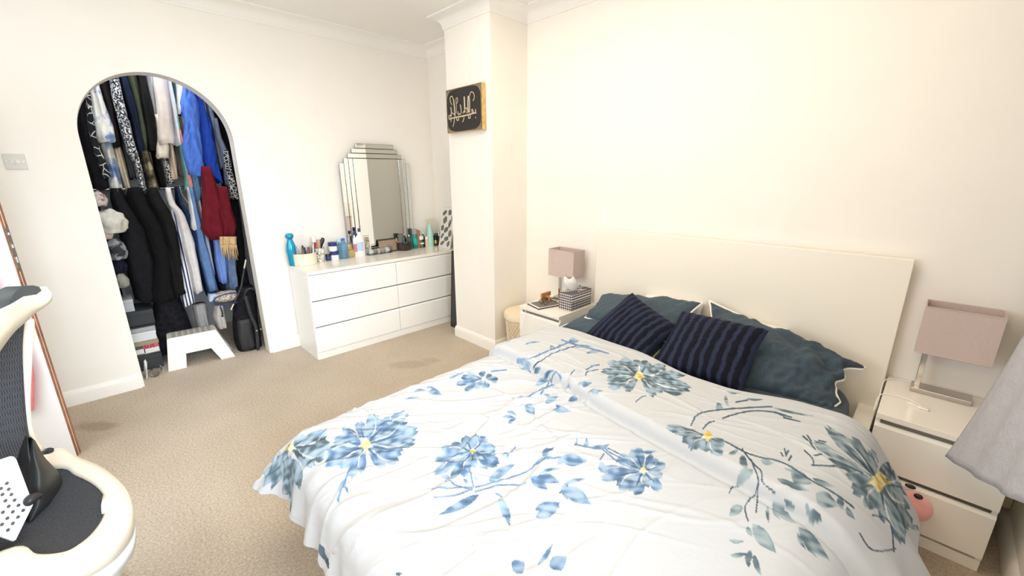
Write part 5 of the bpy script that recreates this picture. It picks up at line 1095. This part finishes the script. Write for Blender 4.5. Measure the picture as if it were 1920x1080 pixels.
# ------------------------------------------------------------------ curtain
cur = M('grey_blue_curtain', (.42, .41, .44), .85, var=.05, vs=40, bump=.35, bs=90)
t = thing('curtain', 'long pale grey-blue curtain pulled aside at the right of the window', 'curtain', (4.36, -.7, 0))
cornerA = W('x', 4.165, 1770, 855); mid1 = W('x', 4.25, 1916, 600)
hem2 = W('x', 4.27, 1920, 948)
top_z = 2.36
def lerp3(a, b_, c, v): return a*(1-v)**2+b_*2*v*(1-v)+c*v*v
topL, topR = Vector((4.36, -.60, top_z)), Vector((4.36, -1.75, top_z))
ctlL = Vector((4.30, -.74, 1.25))
hemR = Vector((4.30, -1.75, 1.02))
def curt(u, v):
    L_ = lerp3(topL, ctlL, cornerA, v)
    R_c = lerp3(topR, Vector((4.34, -1.75, 1.6)), hemR, v)
    hm = hem2
    # hem passes through the photographed point where it leaves the frame
    p = L_*(1-u)+R_c*u
    if v > .5:
        bow = (hm-(cornerA*(1-.55)+hemR*.55)); p = p+bow*math.sin(math.pi*min(1, u*.95))*((v-.5)*2)**2*.9
    am = (.004+.022*u)*(.5+.5*(1-v)) + .012*(1-v)
    p = p+Vector((am*math.sin(u*34+1.5*v), am*.5*math.cos(u*34), 0))
    return p
bm = bmesh.new(); grid(bm, curt, 90, 60)
r_ = bmesh.ops.extrude_face_region(bm, geom=bm.faces[:]); bmesh.ops.translate(bm, verts=[e for e in r_['geom'] if isinstance(e, bmesh.types.BMVert)], vec=(.004, 0, 0))
P('near_drop', bm, cur, t, True)
bm = bmesh.new(); grid(bm, lambda u, v: Vector((4.335+.012*math.sin(u*22)+.04*u, -.075-.50*u, top_z-(top_z-.62)*v)), 50, 20)
r_ = bmesh.ops.extrude_face_region(bm, geom=bm.faces[:]); bmesh.ops.translate(bm, verts=[e for e in r_['geom'] if isinstance(e, bmesh.types.BMVert)], vec=(.004, 0, 0))
P('far_drop', bm, cur, t, True)
bm = bmesh.new(); tube(bm, [(4.37, -3.6, top_z+.02), (4.37, -.04, top_z+.02)], .012, 10); one('curtain_pole', bm, chrome, 'chrome curtain pole above the right-hand window', 'curtain pole')

# ------------------------------------------------------------------ pink plush toy beside the bed
pink = M('pink_plush', (.82, .38, .36), .95, sheen=.4, bump=.3, bs=150)
def ball(c, r, mt, name, t, sc=(1, 1, 1)):
    bm = bmesh.new(); bmesh.ops.create_icosphere(bm, subdivisions=3, radius=1)
    for v in bm.verts: v.co = Vector((v.co.x*r*sc[0], v.co.y*r*sc[1], v.co.z*r*sc[2]))+Vector(c)
    return P(name, bm, mt, t, True)
pc = Vector((4.10, -.60, .36)); t = thing('plush_toy', 'pink plush toy with black eye patch wedged between bed and nightstand', 'plush toy', (4.10, -.60, .0))
hc_ = W('y', -.56, 1713, 948); ball(hc_, .058, pink, 'head', t, (1, .9, 1)); ball((4.095, -.57, .15), .075, pink, 'body', t, (.9, .9, 1.15)); ball((4.118, -.600, .05), .038, pink, 'foot', t, (1, 1.2, 1.2))
ball(W('y', -.612, 1722, 931), .014, black, 'eye_patch', t, (1, .6, .8)); ball(W('y', -.600, 1707, 912), .014, black, 'ear_patch', t, (1.2, .6, .6)); ball((4.07, -.61, .05), .038, pink, 'foot', t, (1, 1.2, 1.2))

# ------------------------------------------------------------------ open door with wooden edge
hl = Vector((.800, -3.060, 0)); hh_ = Vector((.530, -3.800, 0)); dv = (hh_-hl).normalized(); dn = Vector((-dv.y, dv.x, 0))
if dn.x < 0: dn = -dn
H = 1.98; tdr = .040
door_w = M('door_white_gloss', (.80, .82, .84), .25, coat=.3)
d1 = P('door_1', slab(bmesh.new(), [hl+dv*.003, hh_, hh_-dn*tdr, hl+dv*.003-dn*tdr], (0, 0, H)), door_w); tag(d1, kind='structure')
ed = M('bare_wood_edge', (.36, .15, .08), .45, var=.35, vs=14)
bm = slab(bmesh.new(), [hl-dn*.0, hl-dn*tdr, hl-dn*tdr+dv*.003, hl+dv*.003], (0, 0, H)); P('wood_edge', bm, ed, d1)
bm = slab(bmesh.new(), [hl-dn*.016-dv*.0012, hl-dn*.019-dv*.0012, hl-dn*.019, hl-dn*.016], (0, 0, H)); P('paint_line', bm, trim_m, d1)
zl0, zl1 = 1.08, 1.30
bm = slab(bmesh.new(), [hl-dn*.008-dv*.0025+Vector((0, 0, zl0)), hl-dn*.032-dv*.0025+Vector((0, 0, zl0)), hl-dn*.032+Vector((0, 0, zl0)), hl-dn*.008+Vector((0, 0, zl0))], (0, 0, zl1-zl0)); lp_ = P('latch_plate', bm, M('worn_metal', (.32, .30, .27), .4, metal=.7, var=.4, vs=60), d1)
for zz_, hz_ in ((1.20, .018), (1.125, .03), (1.265, .012)):
    bm = slab(bmesh.new(), [hl-dn*.013-dv*.009+Vector((0, 0, zz_)), hl-dn*.027-dv*.006+Vector((0, 0, zz_)), hl-dn*.027-dv*.0026+Vector((0, 0, zz_)), hl-dn*.013-dv*.0026+Vector((0, 0, zz_))], (0, 0, hz_)); P('latch_bolt', bm, nickel, lp_)
hp = hl+dv*.07+Vector((0, 0, 1.17))
bm = bmesh.new(); tube(bm, [hp, hp+dn*.05, hp+dn*.055+dv*.02, hp+dn*.055+dv*.11], .009, 10); P('door_handle', bm, nickel, d1, True)
# pink garment hanging on the door face
q = hl+dv*.085+dn*.03; t = thing('pink_towel', 'pink towel hanging on the open white door behind the office chair', 'towel', (q.x, q.y, .65))
bm = bmesh.new()
def tw(u, v):
    a = math.tau*u; wv = .03+.055*min(1, v*1.4)-.05*max(0, v-.8)/.2
    return q+dv*(wv*math.cos(a)+.04)+dn*(.022*(1+.4*math.sin(5*a))*math.sin(a)*1.0+.004)+Vector((0, 0, 1.40-1.06*v))
grid(bm, tw, 36, 18, True); P('cloth', bm, cl('pink_terry', (.75, .25, .28), var=.08), t, True)
bm = bmesh.new(); tube(bm, smoothpts([q+Vector((0, 0, 1.38))+dv*.04, q+Vector((0, 0, 1.50))-dn*.02+dv*.04, q+Vector((0, 0, 1.52))-dn*.029+dv*.04], 3), .005, 6); P('hook', bm, nickel, t)

# ------------------------------------------------------------------ office chair
frame_m = M('chair_white_frame', (.86, .80, .68), .35); under_m = M('chair_pale_shell', (.76, .80, .82), .35)
meshm = bpy.data.materials.new('chair_mesh_fabric'); meshm.use_nodes = True; nt = meshm.node_tree; b = nt.nodes['Principled BSDF']; b.inputs['Roughness'].default_value = .8
tc = nt.nodes.new('ShaderNodeTexCoord'); ck = nt.nodes.new('ShaderNodeTexVoronoi'); ck.inputs['Scale'].default_value = 210; ck.inputs['Randomness'].default_value = .15
rr = nt.nodes.new('ShaderNodeValToRGB'); rr.color_ramp.elements[0].position = .25; rr.color_ramp.elements[0].color = (.010, .012, .016, 1); rr.color_ramp.elements[1].position = .6; rr.color_ramp.elements[1].color = (.085, .092, .11, 1)
nt.links.new(tc.outputs['Object'], ck.inputs['Vector']); nt.links.new(ck.outputs['Distance'], rr.inputs[0]); nt.links.new(rr.outputs[0], b.inputs['Base Color'])
bp = nt.nodes.new('ShaderNodeBump'); bp.inputs['Strength'].default_value = .5; bp.inputs['Distance'].default_value = .002; nt.links.new(ck.outputs['Distance'], bp.inputs['Height']); nt.links.new(bp.outputs['Normal'], b.inputs['Normal'])
softb = M('chair_black_shell', (.028, .029, .027), .5)
zs_ = .60
t = thing('office_chair', 'white-framed office chair with black mesh seat and back at the left', 'chair', (2.25, -3.05, 0))
outer = [W('z', zs_, *q) for q in [(98, 838), (150, 855), (194, 874), (231, 905), (246, 936), (245, 965), (231, 991), (200, 1022), (150, 1050), (97, 1070), (40, 1078)]]
inner = [W('z', zs_, *q) for q in [(100, 874), (140, 886), (172, 902), (192, 922), (198, 945), (190, 972), (172, 997), (150, 1016), (120, 1032), (69, 1036), (28, 1022)]]
oc = [Vector((2.52, -3.20, zs_)), Vector((2.44, -3.34, zs_)), Vector((2.26, -3.40, zs_)), Vector((2.06, -3.34, zs_)), Vector((1.95, -3.18, zs_))]
ic = [Vector((2.44, -3.16, zs_)), Vector((2.38, -3.26, zs_)), Vector((2.26, -3.31, zs_)), Vector((2.12, -3.26, zs_)), Vector((2.05, -3.15, zs_))]
OUT = outer+oc; INN = inner+ic
def closed(pts, k=5):
    n_ = len(pts); out = []
    for i in range(n_):
        p0, p1, p2, p3 = pts[i-1], pts[i], pts[(i+1) % n_], pts[(i+2) % n_]
        for j in range(k):
            s_ = j/k; out.append(.5*((2*p1)+(p2-p0)*s_+(2*p0-5*p1+4*p2-p3)*s_*s_+(3*p1-p0-3*p2+p3)*s_**3))
    return out
OUT, INN = closed(OUT), closed(INN); nO = len(OUT); cen = sum(INN, Vector())/nO
def ringloft(bm, fns):
    R_ = [[bm.verts.new(f(i)) for i in range(nO)] for f in fns]
    for a, c in zip(R_, R_[1:]+R_[:1]):
        for i in range(nO): bm.faces.new((a[i], a[(i+1) % nO], c[(i+1) % nO], c[i]))
Zv = lambda d_: Vector((0, 0, d_))
bm = bmesh.new(); ringloft(bm, [lambda i: INN[i]+Zv(-.022), lambda i: INN[i]+Zv(-.004), lambda i: INN[i].lerp(OUT[i], .12)+Zv(.0), lambda i: INN[i].lerp(OUT[i], .6)+Zv(.004), lambda i: INN[i].lerp(OUT[i], .93)+Zv(-.002), lambda i: OUT[i]+Zv(-.014), lambda i: OUT[i].lerp(cen, .02)+Zv(-.062), lambda i: OUT[i].lerp(cen, .09)+Zv(-.070)])
P('seat_frame', bm, frame_m, t, True)
bm = bmesh.new(); ringloft(bm, [lambda i: OUT[i].lerp(cen, .03)+Zv(-.072), lambda i: OUT[i].lerp(cen, .05)+Zv(-.115), lambda i: OUT[i].lerp(cen, .35)+Zv(-.135), lambda i: OUT[i].lerp(cen, .35)+Zv(-.110)])
P('seat_shell', bm, under_m, t, True)
bm = bmesh.new(); nr = 10; R_ = []
for k in range(nr):
    s_ = k/nr; R_.append([bm.verts.new(INN[i].lerp(cen, s_)+Zv(-.012-.030*math.sin(math.pi/2*s_))) for i in range(nO)])
cvx = bm.verts.new(cen+Zv(-.042))
for a, c in zip(R_, R_[1:]):
    for i in range(nO): bm.faces.new((a[i], a[(i+1) % nO], c[(i+1) % nO], c[i]))
for i in range(nO): bm.faces.new((R_[-1][i], R_[-1][(i+1) % nO], cvx))
seatm = meshm.copy(); seatm.name = 'chair_seat_mesh'; n3 = seatm.node_tree; mp3 = n3.nodes.new('ShaderNodeMapping'); mp3.inputs['Scale'].default_value = (1, 1, 0); mp3.inputs['Rotation'].default_value = (0, 0, .5)
tcn = [q for q in n3.nodes if q.type == 'TEX_COORD'][0]; vn = [q for q in n3.nodes if q.type == 'TEX_VORONOI'][0]; n3.links.new(tcn.outputs['Object'], mp3.inputs[0]); n3.links.new(mp3.outputs[0], vn.inputs['Vector']); vn.inputs['Scale'].default_value = 170
P('seat_mesh', bm, seatm, t, True)
# backrest: right-hand (far) edge read off the photo; surface runs towards the near side
bxs = [(1.97, [(70, 545), (66, 575), (55, 605), (51, 660), (51, 720), (53, 775), (58, 815)]), ]
edge = [W('x', 1.97, *q) for q in [(55, 598), (54, 612), (51, 660), (51, 720), (53, 775), (60, 818), (75, 845)]]
near_off = Vector((.56, -.30, 0))
E_ = smoothpts(edge, 4)
def bsurf(u, v):
    i = v*(len(E_)-1); a = int(i); b2 = min(a+1, len(E_)-1); p = E_[a].lerp(E_[b2], i-a)
    return p+near_off*u+Vector((-.30, -.56, 0)).normalized()*(.07*math.sin(math.pi*u))
bm = bmesh.new(); grid(bm, bsurf, 24, 40)
r_ = bmesh.ops.extrude_face_region(bm, geom=bm.faces[:]); bmesh.ops.translate(bm, verts=[e for e in r_['geom'] if isinstance(e, bmesh.types.BMVert)], vec=(-.004, -.004, 0))
P('back_mesh', bm, meshm, t, True)
bm = bmesh.new(); fr2 = [bsurf(0, k/20) for k in range(21)]; tube(bm, fr2, [.010+.004*math.sin(k/3) for k in range(21)], 10); P('back_frame', bm, frame_m, t, True)
# broad white top band of the back
bx_ = [1.88, 1.90, 1.95, 2.03, 2.14, 2.22, 2.34, 2.5]
bt = [W('x', x_, *q) for x_, q in zip(bx_, [(87, 537), (77, 546), (60, 556), (39, 569), (12, 582), (-12, 594), (-70, 615), (-150, 650)])]
bb = [W('x', x_+.02, *q) for x_, q in zip(bx_, [(98, 558), (94, 568), (66, 588), (50, 603), (28, 622), (3, 655), (-30, 705), (-90, 790)])]
bt, bb = smoothpts(bt, 5), smoothpts(bb, 5); bm = bmesh.new(); nb_ = len(bt)
bk = Vector((-.012, -.022, .0))
R_ = [[bm.verts.new(f(i)) for i in range(nb_)] for f in (lambda i: bt[i], lambda i: bt[i].lerp(bb[i], .5)+Vector((.012, .006, 0)), lambda i: bb[i], lambda i: bb[i]+bk, lambda i: bt[i]+bk)]
for a, c in zip(R_, R_[1:]+R_[:1]):
    for i in range(nb_-1): bm.faces.new((a[i], a[i+1], c[i+1], c[i]))
bm.faces.new([r[0] for r in R_]); bm.faces.new([r[-1] for r in R_][::-1])
P('top_band', bm, frame_m, t, True)
# black mesh cap showing above the band
capo = [W('x', 1.93, *q) for q in [(78, 545), (74, 538), (62, 535), (48, 536), (36, 541), (26, 550), (18, 563), (12, 584), (39, 572), (60, 558)]]
bm = bmesh.new(); slab(bm, capo, (-.03, -.045, 0)); P('head_cap', bm, softb, t, 'auto')
# black lumbar shell
def lum(u, v):
    L_ = [(57, 818), (45, 850), (38, 880), (34, 915), (40, 950), (48, 978)]; R2_ = [(66, 826), (84, 858), (111, 886), (121, 912), (110, 945), (68, 980)]
    i = v*5; a = int(min(4, i)); f_ = i-a
    l = Vector(L_[a]).lerp(Vector(L_[a+1]), f_); r2 = Vector(R2_[a]).lerp(Vector(R2_[a+1]), f_); q_ = l.lerp(r2, u)
    return W('x', 2.13+.10*math.sin(math.pi*u)+.10*v*(1-u*.6), q_.x, q_.y)
bm = bmesh.new(); grid(bm, lum, 20, 24)
r_ = bmesh.ops.extrude_face_region(bm, geom=bm.faces[:]); bmesh.ops.translate(bm, verts=[e for e in r_['geom'] if isinstance(e, bmesh.types.BMVert)], vec=(-.02, -.012, 0)); P('lumbar_shell', bm, softb, t, True)
# perforated white plate
pq = [W('x', 2.33, 0, 863), W('x', 2.30, 19, 855), W('x', 2.30, 28, 860), W('x', 2.33, 66, 945), W('x', 2.38, 24, 1016), W('x', 2.40, 0, 1003), W('x', 2.42, -30, 990), W('x', 2.36, -30, 880)]
cpl = sum(pq, Vector())/8; nrm_ = (pq[1]-pq[4]).cross(pq[3]-pq[0]).normalized()
if nrm_.dot(Vector((CX, CY, CZ))-cpl) < 0: nrm_ = -nrm_
o0 = pq[7]; pl_pts = [p_-nrm_*((p_-cpl).dot(nrm_)) for p_ in pq]
bm = bmesh.new(); slab(bm, pl_pts, nrm_*-.012, .003); pp_ = P('perforated_plate', bm, M('plate_white', (.86, .87, .87), .4), t, 'auto')
def onpl(px, py):
    v = cd + cr*((px-960)/F) - cu*((py-540)/F); o_ = Vector((CX, CY, CZ)); return o_+v*((cpl-o_).dot(nrm_)/v.dot(nrm_))
bm = bmesh.new()
for (X_, Y_) in [(45, 455), (75, 530), (15, 530), (57, 495), (97, 568), (35, 572), (123, 603), (57, 610), (155, 637), (85, 647), (18, 650), (120, 682), (48, 690), (85, 725), (12, 732), (52, 770), (5, 490)]:
    q_ = onpl(X_*.2778, 780+Y_*.2778); a_ = nrm_.orthogonal().normalized(); b2 = nrm_.cross(a_); sc = .0045
    slab(bm, [q_+nrm_*.0004+(a_*math.cos(g_)+b2*math.sin(g_))*sc for g_ in [math.tau*k/10 for k in range(10)]], nrm_*.0006)
P('plate_holes', bm, M('hole_shadow', (.10, .10, .10), .9), pp_)
bm = bmesh.new(); a_, b2 = onpl(44, 950)+nrm_*.012, onpl(69, 934)+nrm_*.012; tube(bm, smoothpts([a_, a_.lerp(b2, .3)+Zv(.012), a_.lerp(b2, .7)+Zv(.012), b2], 4), [.004, .008, .011, .013, .014, .014, .014, .013, .012, .011, .009, .006, .004], 8); P('lever', bm, black, t, True)
q_ = W('z', zs_+.004, 78, 850); q2 = W('z', zs_+.012, 99, 843); bm = bmesh.new(); tube(bm, [q_, q_.lerp(q2, .3), q_.lerp(q2, .7), q2], [.004, .012, .012, .006], 8); P('lever', bm, black, t, True)
bm = bmesh.new(); q_ = W('z', zs_-.004, 196, 945); tube(bm, [W('z', zs_-.006, 196, 928), q_, W('z', zs_-.006, 194, 962)], [.004, .008, .004], 8); P('seat_clip', bm, trim_m, t, True)
# column and five-star base
bc_ = Vector((cen.x, cen.y, 0))
bm = bmesh.new(); lathe(bm, bc_, [(.030, .09), (.030, .30), (.022, .302), (.022, .44), (.07, .46), (.07, .485)], 20); P('gas_column', bm, black, t, 'auto')
for k in range(5):
    a = math.tau*k/5+.3; e = bc_+Vector((math.cos(a)*.30, math.sin(a)*.30, .085)); bm = bmesh.new(); tube(bm, [bc_+Zv(.11), bc_.lerp(e, .5)+Zv(.06), e], [.028, .022, .016], 8); P('base_leg', bm, under_m, t, True)
    bm = bmesh.new(); ex = Vector((-math.sin(a), math.cos(a), 0)); tube(bm, [Vector((e.x, e.y, .029))-ex*.02, Vector((e.x, e.y, .029))+ex*.02], .028, 16); P('castor', bm, black, t)
